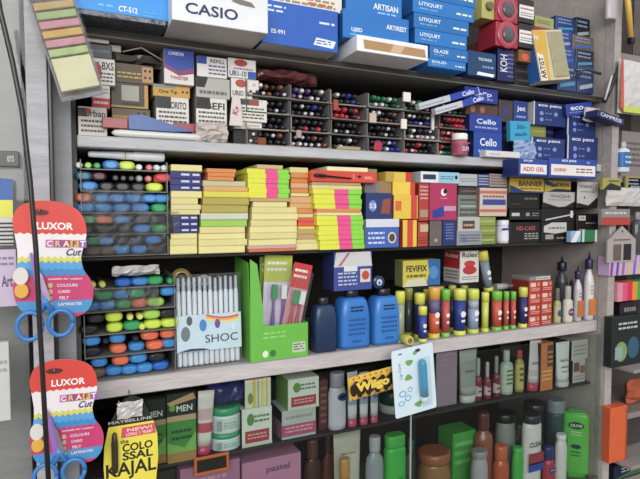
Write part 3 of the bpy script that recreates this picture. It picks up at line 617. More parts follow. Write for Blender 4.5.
mb = MB().crumple(x0, x1, -.004, .012, ZC0-.022, ZC0-.008, M('b5b0ac', 'crinkle'), .003, 10, 3, 12); tag(mb.build('wrapper', None, (0, 0, 0)), 'crumpled clear wrapper with purple print on the lower highlighter stack', 'wrapper')
# ------------------------------------------------------------ sticky note stacks on the third shelf
def pad(label, r, base, Y, d, col, art=(), kind='paper', group='sticky note pads on the third shelf', strips=None, **k):
    x0, x1, zb, zt = RW(r, Y); h = zt-zb; w_ = x1-x0
    mb = MB(); n = max(2, int(h/.0022))
    if strips:
        for u0, u1, cc in strips: mb.box(-w_/2+w_*u0, -w_/2+w_*u1-.0002, 0, d, 0, h, M(cc, 'paper'), b=.0004)
    else:
        mb.box(-w_/2, w_/2, 0, d, 0, h, M(col, kind), b=.0005)
        if kind == 'paper':
            dk_ = '%02x%02x%02x' % tuple(int(int(col[i:i+2], 16)*.88) for i in (0, 2, 4))
            mb.quad(-w_/2+.001, w_/2-.001, h*.06, h*.14, -.0003, M(dk_, 'paper'))
    art_on(mb, w_, h, 0, art)
    o = mb.build('sticky_note_pad', None, ((x0+x1)/2, Y, base), (0, 0, R.uniform(-.02, .02))); tag(o, label, 'note pad', group)
    return h
CN = {'e3d78e': 'cream', 'dccf86': 'cream', 'd8cf98': 'cream', 'd9873c': 'orange', 'c9b27c': 'tan', 'd6a860': 'tan', 'd9cf3c': 'yellow', 'b3a34a': 'olive', 'c8ccb4': 'white', '9cc84c': 'green', 'd98a4c': 'orange', 'e0a878': 'peach', 'e05a48': 'red', 'e2d440': 'yellow', 'bfa06a': 'tan', 'c9a0a0': 'pinkish', 'e8e2b0': 'cream', 'c4bc98': 'beige', '2a2c70': 'navy', 'd07040': 'rust'}
def stack(items, base, Y, d, where_, top_z=None):
    # items bottom to top: (x0, x1, px height, colour or 'neon')
    ym = 250; z = base+.0003; n = len(items)
    tot = sum(i[2] for i in items)
    for j, (x0, x1, hp, cc) in enumerate(items):
        yb = ym; r = (x0, ym-hp, x1, ym)
        lab_ = ORD[n-1-j]
        if cc == 'neon':
            h = pad('neon yellow, pink and green flag pad, %s from top of the %s' % (lab_, where_), r, z, Y-R.uniform(0, .003), d, 'd8e020', strips=((0, .43, 'dfe01e'), (.43, .72, 'ec4f90'), (.72, 1, '86d630')))
        elif cc == '2a2c70':
            h = pad('navy boxed note pad with white marks, %s from top of the %s' % (lab_, where_), r, z, Y, d, cc, [('r', .35, .4, .62, .7, 'c8cae0'), ('r', .72, .4, .95, .7, 'c8cae0')], 'card')
        else: h = pad('%s note pad, %s from top of the %s' % (CN[cc], lab_, where_), r, z, Y-R.uniform(0, .003), d, cc)
        ym -= hp; z += h+.0001
    PLACED.append((at(items[-1][0], 200, Y)[0], at(items[-1][1], 200, Y)[0], Y, Y+d, z)); print('STACK', where_, z, at(220, ym, Y)); return z
c1, c2 = 'e3d78e', 'dccf86'
stack([(170, 197, 8.5, c1), (170, 197, 6.5, c2), (171, 197, 5.5, c1), (173, 198, 6, '2a2c70'), (173, 198, 6, '2a2c70'), (172, 198, 6.5, '2a2c70'), (171, 200, 5, c2), (171, 201, 5, 'd8cf98'), (171, 198, 6.5, c2), (171, 202, 7, c1), (170, 201, 6, '2a2c70'), (170, 201, 6.5, '2a2c70'), (170, 201, 7, '2a2c70'), (171, 202, 6.5, c1)], ZC, .01, .07, 'leftmost note pad stack')
stack([(199, 245, 7, c1), (199, 247, 6.5, c2), (199, 245, 6, c1), (200, 245, 6.5, c2), (201, 247, 7, '9cc84c'), (201, 248, 6.5, 'c8ccb4'), (202, 248, 8, 'b3a34a'), (203, 249, 7.5, 'b3a34a'), (204, 249, 6, 'd9cf3c'), (204, 248, 5, 'd6a860'), (203, 246, 5.5, 'c4bc98'), (208, 234, 4, 'd98a4c'), (208, 235, 4, 'd9873c'), (207, 236, 4, 'd98a4c')], ZC, .006, .075, 'second note pad stack from left')
stack([(249, 296, 3, 'd07040'), (248, 297, 3, 'c9a0a0'), (249, 296, 6.2, c1), (250, 297, 6.2, c2), (250, 297, 6.4, c1), (251, 297, 6.4, c2), (252, 298, 6.4, c1), (252, 297, 6.2, c2), (253, 287, 5.5, c1), (250, 290, 3.5, 'bfa06a'), (249, 289, 4.8, 'neon'), (249, 290, 4.8, 'neon'), (248, 289, 4.8, 'neon'), (248, 289, 4.8, 'neon'), (248, 290, 4.8, 'neon'), (247, 289, 4.8, 'neon'), (257, 283, 4, 'c9b27c')], ZC, .004, .075, 'third note pad stack')
stack([(296, 320, 6.5, c1), (296, 319, 4, c2), (297, 318, 5, 'bfa06a'), (297, 317, 5, 'bfa06a'), (298, 315, 3, 'e2d440'), (298, 315, 4.5, 'e05a48'), (298, 315, 4, 'e05a48'), (294, 313, 4, c2), (292, 313, 5, 'd98a4c'), (290, 312, 5, 'd6a860'), (290, 312, 7, 'e0a878'), (291, 309, 3, c1), (291, 308, 5, 'd98a4c'), (291, 308, 5, 'e0a878'), (291, 308, 5, 'd9873c'), (291, 308, 5, 'd98a4c'), (290, 308, 5.5, c2)], ZC, .012, .05, 'narrow fourth note pad stack')
zr = stack([(320, 365, 4.8, 'neon'), (320, 364, 4.8, 'neon'), (319, 364, 4.8, 'neon'), (318, 364, 4.8, 'neon'), (319, 363, 4.8, 'neon'), (317, 364, 4.8, 'neon'), (317, 363, 4.8, 'neon'), (317, 362, 3, c1), (317, 361, 3.5, 'd98a4c'), (315, 362, 4.8, 'neon'), (314, 362, 4.8, 'neon'), (314, 361, 4.8, 'neon'), (313, 362, 4.8, 'neon'), (312, 362, 4, c2), (312, 361, 3, 'bfa06a')], ZC, .0, .075, 'wide fifth pad stack')
x0, x1, _, _ = RW((311, 170, 377, 182), -.004)
o = MB(); w_ = x1-x0; o.box(-w_/2, w_/2, 0, .07, 0, .0185, M('d8432c', 'card')); art_on(o, w_, .0185, 0, [('e', .72, .55, .03, .13, '30181a'), ('l', .8, .3, .95, .6, 2, 'f0b8a8'), ('r', .62, .3, .64, .8, 'e88070')])
tag(o.build('folder_pack', None, ((x0+x1)/2, -.004, zr+.0003)), 'flat bright red pack lying across the wide fifth note pad stack', 'pack')
mb = MB().lathe([(.0015, 0), (.003, .003), (.003, .02), (.0016, .021), (.0012, .07)], M('1c1614', 'plastic'), axis='x', n=10); tag(mb.build('pen', None, (x0+.004, -.0075, zr+.011), (0, .06, 0)), 'black pen lying against the front of the bright red pack', 'pen')
x2, x3, _, _ = RW((327, 160, 368, 167), 0)
tag(MB().box(x2, x3, 0, .07, zr+.0192, zr+.0265, M('e8e2b0', 'paper')).build('sticky_note_pad'), 'pale cream note pad lying on the bright red pack', 'note pad')
tag(MB().box(x3+.001, x3+.025, .01, .07, zr+.0192, zr+.026, M('8c8a5c', 'paper')).build('sticky_note_pad'), 'dull olive note pad at the right end of the bright red pack', 'note pad')
# ------------------------------------------------------------ boxes in the middle and right of the third shelf
def bx(label, r, Y, d, col, art=(), **k): return carton(label, 'box', r, Y, d, col, art, **k)
bx('white and blue box with round emblem, standing on third shelf beside neon pads', (366, 219, 399, 246), .004, .07, '3a62b8', [('r', 0, .72, 1, 1, 'd4d6de'), ('e', .78, .35, .13, .2, 'd0c8b8'), ('e', .78, .35, .09, .14, '5a4238'), ('l', .06, .1, .55, .6, 3, 'c4d2ee')], side='a8a8b0')
bx('navy box with orange emblem stacked on the white and blue box', (366, 193, 392, 218), .006, .07, '283a72', [('p', [(.55, .2), (.65, .75), (.95, .8), (.9, .2)], '9a4a34'), ('e', .25, .5, .15, .22, '6a86c8'), ('t', .25, .5, .2, 'e0e0e8', 'S3', .25)], side='20284c')
bx('faded grey and tan box on top of the navy emblem box', (365, 181, 391, 193), .01, .07, '8a7c78', [('r', .55, 0, 1, 1, 'a07a4c'), ('p', [(.0, 0), (.5, 0), (.25, 1), (0, 1)], '7a6e78')])
YR = 'e8c020'
bx('yellow and red box at the bottom right of the yellow column, on third shelf', (403, 220, 417, 247), .002, .06, YR, [('r', .3, 0, .7, 1, 'd2402a')], side='b83828')
bx('narrow red and tan box right of the lowest yellow box', (418, 222, 428, 246), .006, .06, 'b8402e', [('r', .2, .6, 1, .9, 'c8b090'), ('l', .1, .1, .9, .4, 3, '8a3020')], side='8a3020')
bx('large yellow box with red edge in the middle of the yellow column', (394, 195, 418, 219), .004, .07, YR, [('r', .7, 0, .95, 1, 'd2402a'), ('r', .05, .35, .3, .75, 'd86a2c')], side='cc3a28', base=None, free=True)
bx('yellow box with red stripe above the large yellow box', (393, 182, 415, 195), .006, .07, 'efc92a', [('r', .78, 0, 1, 1, 'd2402a')], side='cfa820', free=True)
bx('flat yellow box topmost in the yellow column', (386, 172, 412, 182), .008, .07, 'e0c02a', [('r', .75, 0, 1, 1, 'c83a2a'), ('r', 0, 0, .3, 1, 'b8a030')], free=True)
bx('narrow red packet with white print between yellow column and magenta box', (419, 183, 429, 221), .004, .05, 'b83a34', [('l', .1, .55, .9, .95, 4, 'd8b0a0'), ('r', .1, .1, .9, .3, 'a89078')], side='902822', free=True)
bx('magenta box with white moon emblem and blue strip', (430, 183, 457, 216), .0, .07, 'b42a5c', [('e', .5, .75, .11, .1, 'e8e0e4'), ('e', .55, .78, .07, .07, '281828'), ('l', .35, .55, .65, .62, 1, 'd88aa8'), ('p', [(.1, .05), (.1, .25), (.55, .4), (.5, .1)], '2c3c9a'), ('r', .5, .25, .95, .38, 'c890b8')], side='8a1c44', base=ZC+.0495)
bx('grey brown upright box under the left side of the magenta box', (430, 217, 442, 246), .004, .06, '6a625c', [('e', .5, .2, .15, .06, 'a8a098')], side='4c4642')
bx('navy upright box under the right side of the magenta box', (443, 217, 456, 246), .002, .06, '26346c', [('l', .2, .2, .8, .8, 6, '6a80b8')], side='1c2448')
bx('white and cyan box lying on the magenta box with dark label', (421, 172, 459, 183), .0, .07, 'dfe4e8', [('r', .45, 0, 1, 1, '8cc4d8'), ('r', .05, .3, .38, .75, '2a3858'), ('e', .92, .55, .04, .18, K), ('l', .5, .3, .85, .7, 2, '4a8098')], side='b8c0c4', free=True)
bx('light grey box lying right of the white and cyan box', (459, 174, 479, 186), .006, .07, 'b4b8b8', [('l', .1, .3, .9, .7, 2, '8a9090')], free=True)
bx('white box with black printed panel on a lower grey box', (458, 217, 480, 230), .002, .06, 'b8b4b0', [('r', .2, .2, .75, .75, '4a4444'), ('l', .25, .3, .7, .6, 1, 'd8a060')], side='7a7672', base=ZC+.0265)
bx('grey box with faint print standing on third shelf right of navy box', (457, 231, 482, 246), .0, .06, '8f9196', [('l', .1, .2, .9, .8, 3, '5a6070'), ('e', .3, .4, .1, .2, '5a70a8')], side='5a5a5e')
bx('dim green grey box left of the striped boxes', (458, 195, 478, 216), .01, .06, '7a8078', [('l', .1, .1, .9, .9, 4, '4a4e4a'), ('r', .1, .5, .9, .6, 'a0a49c')], side='4a4e48', base=ZC+.05)
bx('dark box end above the dim green grey box', (459, 187, 478, 195), .012, .06, '4a403e', [('l', .1, .3, .9, .7, 1, '7a6e6a')], free=True)
bx('striped white, orange and blue box right of the green grey box', (480, 188, 507, 208), .0, .07, 'cdbcb0', [('r', 0, .8, 1, .9, 'c86a48'), ('r', .1, .4, .95, .6, '3c4690'), ('r', 0, .15, 1, .25, 'c86a48'), ('l', .1, .62, .9, .78, 1, '8a6a60')], side='8c6a5a', base=ZC+.0565)
for i, (x0, x1, c) in enumerate(((478, 489, '2f3a70'), (490, 507, 'a89088'))):
    bx('%s box on top of the striped box' % ('blue and white speckled', 'pinkish dotted')[i], (x0, 174, x1, 187), .004, .06, c, [('l', .05, .1, .95, .95, 4, ('b8b8d0', '6a5a7a')[i])], free=True)
for i in range(3):
    bx('olive green stacked carton, %s from the bottom, left of the pill bottle' % ORD[i], (479, 240-11*i-11, 496, 240-11*i), .004, .06, ('7a8a3c', '84923e', '8f9a48')[i], [('l', .1, .3, .9, .7, 1, 'b8c070')], side='5a662c', base=ZC+.0003+.0185*i, h=.018, group='olive cartons by the pill bottle')
bottle('white pill bottle with a blue band standing before the black boxes', 'bottle', 'pill_bottle', (495, 220, 509, 243), -.008+.022, 'dcd8e0', 'e6e4ea', capf=.25, capw=.98, sy=1, lab=('e4e2ea', ('r', .02, .75, .98, .88, '3a3a90')), labv=(.15, .9), prof=[(.92, 0), (1, .03), (1, .92), (.9, .98), (.88, 1)])
BK = '1d1a1c'
def blk(label, r, Y, art=None, col=BK, **k):
    return bx(label, r, Y, .09, col, art or [('r', .1, .5, .4, .75, 'c8c4c0'), ('l', .45, .15, .9, .45, 2, '8a8684'), ('l', .1, .1, .3, .3, 1, 'b03038')], side='121012', name='toner_box', **k)
blk('tall black box with red lettering, bottom of the left black column', (510, 222, 541, 244), .012, [('t', .5, .7, .2, 'c05050', 'HD-CASS', .6), ('l', .45, .15, .9, .5, 3, 'a8a4a2')])
blk('black box with two white labels, middle of the left black column', (510, 209, 541, 222), .012, [('r', .05, .35, .3, .65, 'c8c4c0'), ('r', .5, .35, .62, .65, '9a9694'), ('l', .7, .3, .95, .7, 2, '8a8684')])
blk('black box with faint print, top of the left black column', (508, 193, 540, 208), .012, [('l', .5, .5, .95, .8, 1, '6a6664'), ('l', .1, .2, .4, .4, 1, '5a3034')])
bx('yellow banner box with dark lettering lying on the left black column', (510, 178, 544, 192), .004, .09, 'd8b82c', [('t', .6, .62, .34, '2a2430', 'BANNER', .7), ('p', [(0, 0), (0, .5), (.4, .12), (1, .1), (1, 0)], '28407a'), ('l', .3, .2, .9, .35, 1, '8a3a2a')], base=None, side='8a7a2c')
blk('black box with white arched top, bottom of the middle black column', (542, 222, 574, 244), .008, [('p', [(.05, .5), (.05, .8), (.3, .98), (.75, .98), (.75, .5), (.4, .42)], 'c4c0ba'), ('r', .1, .15, .35, .38, '9a9896'), ('l', .2, .6, .7, .8, 1, '707070'), ('l', .45, .1, .9, .3, 1, '8a8684')])
blk('black flat box with thin white line, middle black column', (542, 208, 575, 221), .01, [('p', [(.1, .1), (.1, .2), (.95, .6), (.95, .5)], 'c8c4c0'), ('r', .85, .3, .93, .8, 'd8d4d0')])
blk('white and black box with a curved silver panel, middle black column', (543, 192, 577, 208), .006, [('p', [(0, .35), (0, 1), (1, 1), (1, .5), (.65, .1), (.45, .05)], 'bdb8b2'), ('t', .5, .72, .25, '55667a', 'WeQink', .6), ('l', .15, .45, .8, .55, 1, '6a6a6a')])
bx('small yellow banner box lying on the middle black column', (545, 180, 571, 192), .006, .09, 'c9ab34', [('p', [(0, .6), (0, 1), (.5, .5), (.3, .4)], '28407a'), ('t', .65, .6, .3, '2a2430', 'BORON', .5), ('p', [(.1, 0), (.4, .25), (1, .2), (1, 0)], '28282c')], side='8a7a2c', base=None)
blk('black box with white square label, lower of the right black column', (577, 226, 598, 243), .004, [('r', .08, .5, .4, .85, 'd0ccc8'), ('t', .24, .68, .2, '303030', '48A', .24), ('l', .4, .2, .9, .4, 1, 'a09c9a')], h=.031)
blk('black box with white square label, upper of the right black column', (577, 209, 598, 226), .004, [('r', .08, .5, .4, .85, 'd0ccc8'), ('t', .24, .68, .2, '303030', '27A', .24), ('l', .4, .2, .9, .4, 1, 'a09c9a')], h=.03)
blk('white pointed carton with hang hole on the right black column', (577, 182, 598, 204), .0, [('p', [(0, .2), (0, 1), (1, 1), (1, .45), (.55, .1)], 'c6c0ba'), ('e', .35, .4, .03, .05, K), ('t', .4, .82, .14, '50687a', 'WeQink', .6), ('l', .15, .58, .8, .66, 1, '707070')], base=None)
bx('green packet with pale sides standing before the right black boxes', (582, 230, 597, 243), -.016, .012, '1c7a48', [('r', 0, 0, .15, 1, 'c8ccc8'), ('r', .85, 0, 1, 1, 'c8ccc8')], name='packet', free=False)
bx('small light blue packet left of the green packet', (571, 231, 581, 244), -.014, .012, '8fb4d4', [('p', [(0, 0), (.5, 0), (1, 1), (.5, 1)], 'e0e4e8')], name='packet')
for i, (r, tx, cc) in enumerate((((519, 159, 548, 176), 'ADD GEL', 'c84a3c'), ((549, 159, 597, 178), 'ACHIEVER', '3a3a60'))):
    art = [('r', .05, .12, .95, .68, 'e8e4e2'), ('t', .3, .86, .16, 'dfe6f6', 'eco pen', .3), ('t', .5, .4, .25, cc, tx, .75)]
    if i: art = [('r', .04, .12, .96, .68, 'e6e0dc'), ('t', .4, .86, .16, 'dfe6f6', 'eco pens', .3), ('t', .22, .4, .16, 'c84a3c', 'LEGEND', .25), ('l', .55, .25, .92, .55, 2, '7a4a44'), ('e', .8, .84, .04, .06, '60a0d0')]
    bx('blue display box with white front label, %s of the two over the black boxes' % ('smaller left', 'wider right')[i], r, -.045, .043, '24489c', art, side='182f70', name='display_box', base=None, free=True)
# ------------------------------------------------------------ fourth tier: on the whitewashed board
x0, x1, zb, zt = RW((177, 276, 244, 364), .0)
t = thing('felt_pen_set', 'clear pouch of white felt pens with blue printed word, on the whitewashed board', 'pen set', ((x0+x1)/2, .004, ZD+.0022), (math.radians(-4), 0, 0))
w_ = x1-x0; h_ = zt-ZD
mb = MB(); mb.crumple(-w_/2, w_/2, .0062, .0075, .0, h_, M('f4f6f8', 'film'), .0006, 8, 8, 5, .6); mb.build('pouch', t)
n = 12; pw_ = (w_-.004)/n
for i in range(n):
    x = -w_/2+.002+pw_*(i+.5)
    mb = MB(); r_ = pw_*.46; P_ = M(('f2f4f5', 'e6eaec')[i % 2], 'plastic'); a = R.uniform(-.002, .002)
    mb.lathe([(r_*.9, .0015), (r_, .004), (r_, .03), (r_*.94, .031), (r_*.94, h_-.03+a), (r_*.7, h_-.026+a), (r_*.7, h_-.008+a), (r_*.55, h_-.005+a)], P_, (x, .013, 0), n=12, mats=[P_]*5+[M('b9c2c6', 'plastic')]*3)
    o = mb.build('felt_pen', t)
mb = MB(); z0 = .024; z1 = h_*.56
mb.box(-w_/2+.001, w_/2-.001, .0048, .006, z0, z1, M('b9d0da', 'card'), b=.0003)
mb.text('SHOC', w_*.18, z0+(z1-z0)*.32, .0125, .0044, M('1d2a4c'), wd=w_*.5, bold=.0)
for j, cc in enumerate(('d8402c', 'e8a030', 'e8d040')):
    pts = [(-w_*.05+w_*.5*k/8, z1-.004-.003*j-.006*math.sin(k/8*2.6)+.004) for k in range(9)]
    mb.prism([(a, b) for a, b in pts]+[(a, b-.0026) for a, b in pts[::-1]], .0043, .0046, M(cc))
for (a, b, c, cc) in ((-.36, .5, .11, '6a7478'), (-.1, .7, .09, '3a80c0'), (.12, .72, .07, '6a4a90'), (-.3, .85, .07, '505a60'), (.36, .6, .05, 'c8dce4')): mb.disc(w_*a, z0+(z1-z0)*b, w_*c*.6, w_*c, .0042, M(cc))
mb.prism([(-w_*.48, z0+.001), (0, z0+.001), (-w_*.1, z0+.004), (-w_*.3, z0+.005)], .0041, .0044, M('28365a'))
mb.build('printed_card', t)
PLACED.append((x0, x1, .004, .03, ZD+h_))
# second row of felt pens behind
t = thing('felt_pen_set', 'second pouch of clear white pens standing behind the printed pouch', 'pen set', ((x0+x1)/2+.004, .052, ZD+.0003))
for i in range(11):
    x = -w_/2+.006+pw_*1.05*i; mb = MB(); hh = .111+R.uniform(-.004, .006)
    mb.lathe([(r_, 0), (r_, hh-.02), (r_*.85, hh-.018), (r_*.85, hh)], M(('c8ced2', 'aab4ba', 'd8dcdf')[i % 3], 'plastic'), (x, 0, 0), n=10); mb.build('felt_pen', t)
mb = MB(); mb.box(-w_/2, w_/2+.004, -.010, -.0088, 0, .106, M('f4f6f8', 'film'), b=.0003); mb.build('pouch', t)
X, Z = at(213, 266, .03)
mb = MB(); mb.lathe([(.0095, 0), (.0095, .006), (.0085, .0065), (.0085, .06)], M('a8a8a4', 'plastic'), (0, 0, 0), 'y', n=18); mb.lathe([(.005, -.001), (.004, -.0012)], M('5a5a58'), (0, 0, 0), 'y', n=14)
X0, Z0 = at(188, 266, .03); 
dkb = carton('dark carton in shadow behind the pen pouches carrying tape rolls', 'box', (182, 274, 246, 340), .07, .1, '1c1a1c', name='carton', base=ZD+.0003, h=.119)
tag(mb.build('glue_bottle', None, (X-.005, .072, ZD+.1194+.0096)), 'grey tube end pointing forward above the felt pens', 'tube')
mb = MB(); mb.lathe([(.009, 0), (.0155, .001), (.0155, .02), (.009, .021)], M('a38e3c', 'plastic'), axis='y', n=24); mb.lathe([(.009, -.0005), (.003, -.0008)], M('4a4438'), axis='y', n=20)
tag(mb.build('tape_roll', None, (X0-.003, .071, ZD+.1194+.0158)), 'amber tape roll end in shadow beside the highlighter stack', 'tape')
# green display tray with toothbrushes
x0, x1, zb, zt = RW((250, 252, 308, 356), .0)
t = thing('display_tray', 'bright green cardboard display tray with low front and tall left side', 'tray', ((x0+x1)/2, 0, ZD+.0003), (0, 0, 0))
w_ = x1-x0; G = M('62b834', 'card'); G2 = M('4e9a2c', 'card'); hF = at(280, 325, 0)[1]-ZD; hT = .168
mb = MB().box(-w_/2, w_/2, 0, .0012, 0, hF, G, b=.0004); art_on(mb, w_, hF, 0, [('r', .72, .15, .95, .45, 'b8c8a8'), ('l', .74, .2, .93, .42, 3, '58605a'), ('l', .1, .6, .6, .85, 2, '8cd060'), ('e', .25, .2, .05, .1, 'd8ecc8'), ('e', .38, .2, .05, .1, '2a7a2a')]); mb.build('front_panel', t)
mb = MB(); vs = [(-w_/2, .0013, 0), (-w_/2, .09, 0), (-w_/2, .09, hT*1.0), (-w_/2, .012, hT*.96), (-w_/2, .0013, hF)]
mb.add([(x-.0, y, z) for x, y, z in vs]+[(x+.0012, y, z) for x, y, z in vs], [(4, 3, 2, 1, 0), (5, 6, 7, 8, 9)]+[(i, (i+1) % 5, (i+1) % 5+5, i+5) for i in range(5)], G); mb.build('side_panel', t)
mb = MB(); mb.prism([(-w_/2, 0), (-w_/2+.02, 0), (-w_/2+.022, hT*.5), (-w_/2+.012, hT*.95), (-w_/2, hT)], -.0002-.0009, -.0002, G); mb.build('corner_flap', t)
MB().box(-w_/2+.0013, w_/2, .089, .09, 0, hF, G2, b=.0003).build('back_panel', t); MB().box(w_/2-.0012, w_/2, .0013, .088, 0, hF, G2, b=.0003).build('side_panel', t); MB().box(-w_/2+.0013, w_/2-.0013, .0013, .088, 0, .001, G2, b=.0003).build('tray_floor', t)
def toothbrush_pack(label, px, py0, py1, Y, wd, backing, brush, tilt, topcol):
    X, Zt = at(px, py0, Y); h = Zt-ZD-.004
    t = thing('toothbrush_pack', label, 'toothbrush pack', (X, Y, ZD+.0065), (0, math.radians(tilt), 0))
    mb = MB(); mb.box(-wd/2, wd/2, .004, .005, 0, h, M(backing, 'card'), b=.0004); mb.quad(-wd/2, wd/2, h*.72, h, .0038, M(topcol)); 
    q = MB(); art_on(q, wd, h, .0037, [('l', .1, .82, .8, .95, 2, 'f0f0e0')]); k0 = len(mb.v); mb.v += q.v
    for f, i in zip(q.f, q.m): mb.f.append(tuple(a+k0 for a in f)); mb.m.append(mb.mi(q.mats[i])); mb.sm.append(False)
    mb.build('backing_card', t)
    for s in (-1, 1):
        mb = MB(); x = s*wd*.17
        mb.tube([(x, -.001, .004), (x, -.002, h*.3), (x+.001, 0, h*.45), (x, -.002, h*.68)], .003, M(brush, 'plastic'), rs=[.0035, .004, .0022, .003]); b = mb.build('toothbrush', t)
        mb = MB(); mb.box(x-.005, x+.005, -.009, -.003, h*.55, h*.7, M(('2a9a58' if s < 0 else 'e8e8ea'), 'matte')); mb.build('bristles', b)
    mb = MB().crumple(-wd/2+.002, wd/2-.002, -.0125, -.0115, .004, h*.92, M('f8f8f8', 'film'), .0006, 5, 8, 3, .4); mb.build('blister', t)
toothbrush_pack('toothbrush pack with yellow top and lilac brushes in the green tray', 275, 257, 330, .03, .05, 'dcd2e6', '7a4aa8', 3, 'b8c838')
toothbrush_pack('red toothbrush pack leaning to the right in the green tray', 286, 264, 330, .0155, .034, 'd89aa0', 'b83040', 13, 'd02c30')
toothbrush_pack('pale green toothbrush pack at the back of the green tray', 272, 258, 330, .055, .042, 'b4c470', 'd0d4d8', 0, 'a8c050')
x0, x1, zb, zt = RW((246, 250, 312, 300), .06)
# bottles
pr = [(.9, 0), (1, .015), (1, .62), (.94, .78), (.84, .93), (.7, .985), (.38, 1)]
for lb, r, c, cap, lcol in (('dark navy ink bottle in shade left of the two blue bottles', (311, 297, 335, 353), '22385a', '20242c', '22385a'),
                            ('bright blue squat bottle with dark print, left of the blue pair', (335, 289, 367, 354), '1f72c4', '1a1c22', '1f72c4'),
                            ('bright blue squat bottle with dark print, right of the blue pair', (368, 288, 398, 349), '2478c8', '1a1c22', '2478c8')):
    bottle(lb, 'bottle', 'ink_bottle', r, .006, c, cap, prof=pr, capf=.13, capw=.45, sy=.75, pw=5, lab=(lcol, ('l', .3, .72, .72, .86, 2, '14284c'), ('l', .22, .25, .78, .62, 4, '17509a'), ('l', .35, .1, .65, .2, 1, '17509a')) if 'bright' in lb else None, labv=(.06, .6))
carton('white and blue glue box with red picture standing across the blue bottles', 'box', (334, 252, 372, 291), .012, .045, '3a4a94', [('p', [(0, .62), (.05, 1), (.95, 1), (1, .62)], 'ccc8cc'), ('p', [(.1, .65), (.35, .98), (.42, .98), (.18, .65)], 'b07070'), ('r', .68, .2, .95, .55, 'd8c8c0'), ('e', .82, .38, .1, .12, 'c04838'), ('l', .1, .12, .6, .5, 4, 'b8bcd8'), ('r', .25, .5, .6, .64, 'd8d8e0')], side='2c3670', name='glue_box', base=at(350, 286, .012)[1] and None, free=False)
mb = MB(); mb.lathe([(.006, 0), (.0115, .0008), (.0125, .002), (.0125, .02), (.006, .021)], M('23305c', 'gloss'), axis='y', n=24); mb.disc(0, 0, .0058, .0058, -.0006, M('c8d4e4')); mb.disc(0, -.001, .0025, .003, -.001, M('30406a'))
X, Z = at(381, 281, .012); sp_ = support(X-.01, X+.01, .012, .03, Z-.0125, .03) or Z-.0125
tag(mb.build('tape_roll', None, (X, .018, sp_+.0128)), 'small dark blue roll with pale centre on the right blue bottle', 'tape')
def glue(label, x0, x1, yt, yb, body, cap, base_, lab, Y=.006, tilt=0, capf=.24, bandf=.1, z=None):
    xa, xb, zb, zt = RW((x0, yt, x1, yb), Y+.009); X_, w_ = roundw((x0, yt, x1, yb), Y, 1); a = w_/2; xa, xb = X_-a, X_+a; 
    zz = z if z is not None else ZD+.0003; h = (zt-zb) if z is not None else zt-zz
    t = thing('glue_stick', label, 'glue stick', ((xa+xb)/2, Y+a, zz), (0, math.radians(tilt), 0))
    mb = MB(); m1 = M(body, 'plastic'); mb.lathe([(a*.9, h*bandf), (a*.9, h*(1-capf))], m1, n=20); mb.build('barrel', t)
    mb = MB(); mb.lathe([(a*.96, 0), (a, h*.01), (a, h*bandf*.98)], M(base_, 'plastic'), n=20); mb.build('turning_base', t)
    mb = MB(); mb.lathe([(a, h*(1-capf)+.0001), (a, h*.97), (a*.9, h*.995), (a*.6, h)], M(cap, 'plastic'), n=20); mb.build('cap', t)
    if lab:
        mb = MB(); z1, z2 = h*bandf+.001, h*(1-capf)-.001
        for k, (v0, v1, cc) in enumerate(lab):
            mb.lathe([(a*.93, z1+(z2-z1)*v0), (a*.93, z1+(z2-z1)*v1)], M(cc), n=20)
        mb.disc(0, z1+(z2-z1)*.55, a*.5, a*.5, -a*.95, M('e8e4d8')); mb.quad(-a*.35, a*.35, z1+(z2-z1)*.28, z1+(z2-z1)*.36, -a*.95, M('e8e4d8'))
        mb.build('label', t)
    return t
YC, NV, RD, LG = 'd8d83c', '25306c', 'c83a34', '74c030'
rowg = [('glue stick with yellow cap and clear grey barrel, at the left end of row', 395, 405, 291, 343, '9a9a80', YC, 'a8b060', None, .004),
 ('glue stick with yellow cap and dark navy label, third in front row', 414, 425, 293, 337, NV, YC, YC, ((0, 1, NV),), .012),
 ('wide glue stick with orange label and yellow cap', 428, 440, 287, 339, 'd8642c', 'e0a82c', 'd8c03c', ((0, .6, 'd8582c'), (.6, 1, '6a5a8a')), .004),
 ('glue stick with green cap and red barrel, right of the orange one', 441, 450, 289, 339, 'c83a40', LG, LG, ((.05, 1, 'c04a50'),), .004),
 ('glue stick with pale yellow cap and navy label with logo, middle of row', 453, 466, 289, 336, NV, 'dcdc50', YC, ((0, 1, '28388c'),), .004),
 ('glue stick with lime cap and pale blue label, right of navy one', 467, 479, 289, 335, '8a9ab8', 'd0dc40', 'c0d040', ((0, .7, '8c9cc0'), (.7, 1, 'a0a8b8')), .005),
 ('plain yellow glue stick without a dark label', 481, 489, 292, 334, 'c8cc40', 'd8dc48', 'c8d040', None, .006),
 ('glue stick with green cap and red barrel, left of three alike', 491, 502, 291, 333, 'd04a34', LG, LG, ((.05, 1, 'cc5040'),), .004),
 ('glue stick with green cap and red barrel, middle of three alike', 503, 509, 291, 331, 'd04a34', LG, LG, ((.05, 1, 'cc5040'),), .006),
 ('glue stick with green cap and red barrel, right of three alike', 510, 516, 291, 331, 'c84434', LG, LG, ((.05, 1, 'c44840'),), .006),
 ('glue stick with yellow cap and navy label, at right end of row', 518, 527.5, 287, 331, NV, 'd8d440', YC, ((0, 1, '28306c'),), .004)]
for g in rowg: glue(g[0], g[1], g[2], g[3], g[4], g[5], g[6], g[7], g[8], Y=g[9])
glue('small short glue stick with yellow cap standing before the others', 418, 427, 306, 343, NV, 'e0dc48', YC, ((0, 1, '30409a'),), Y=-.0095+.0, z=None)
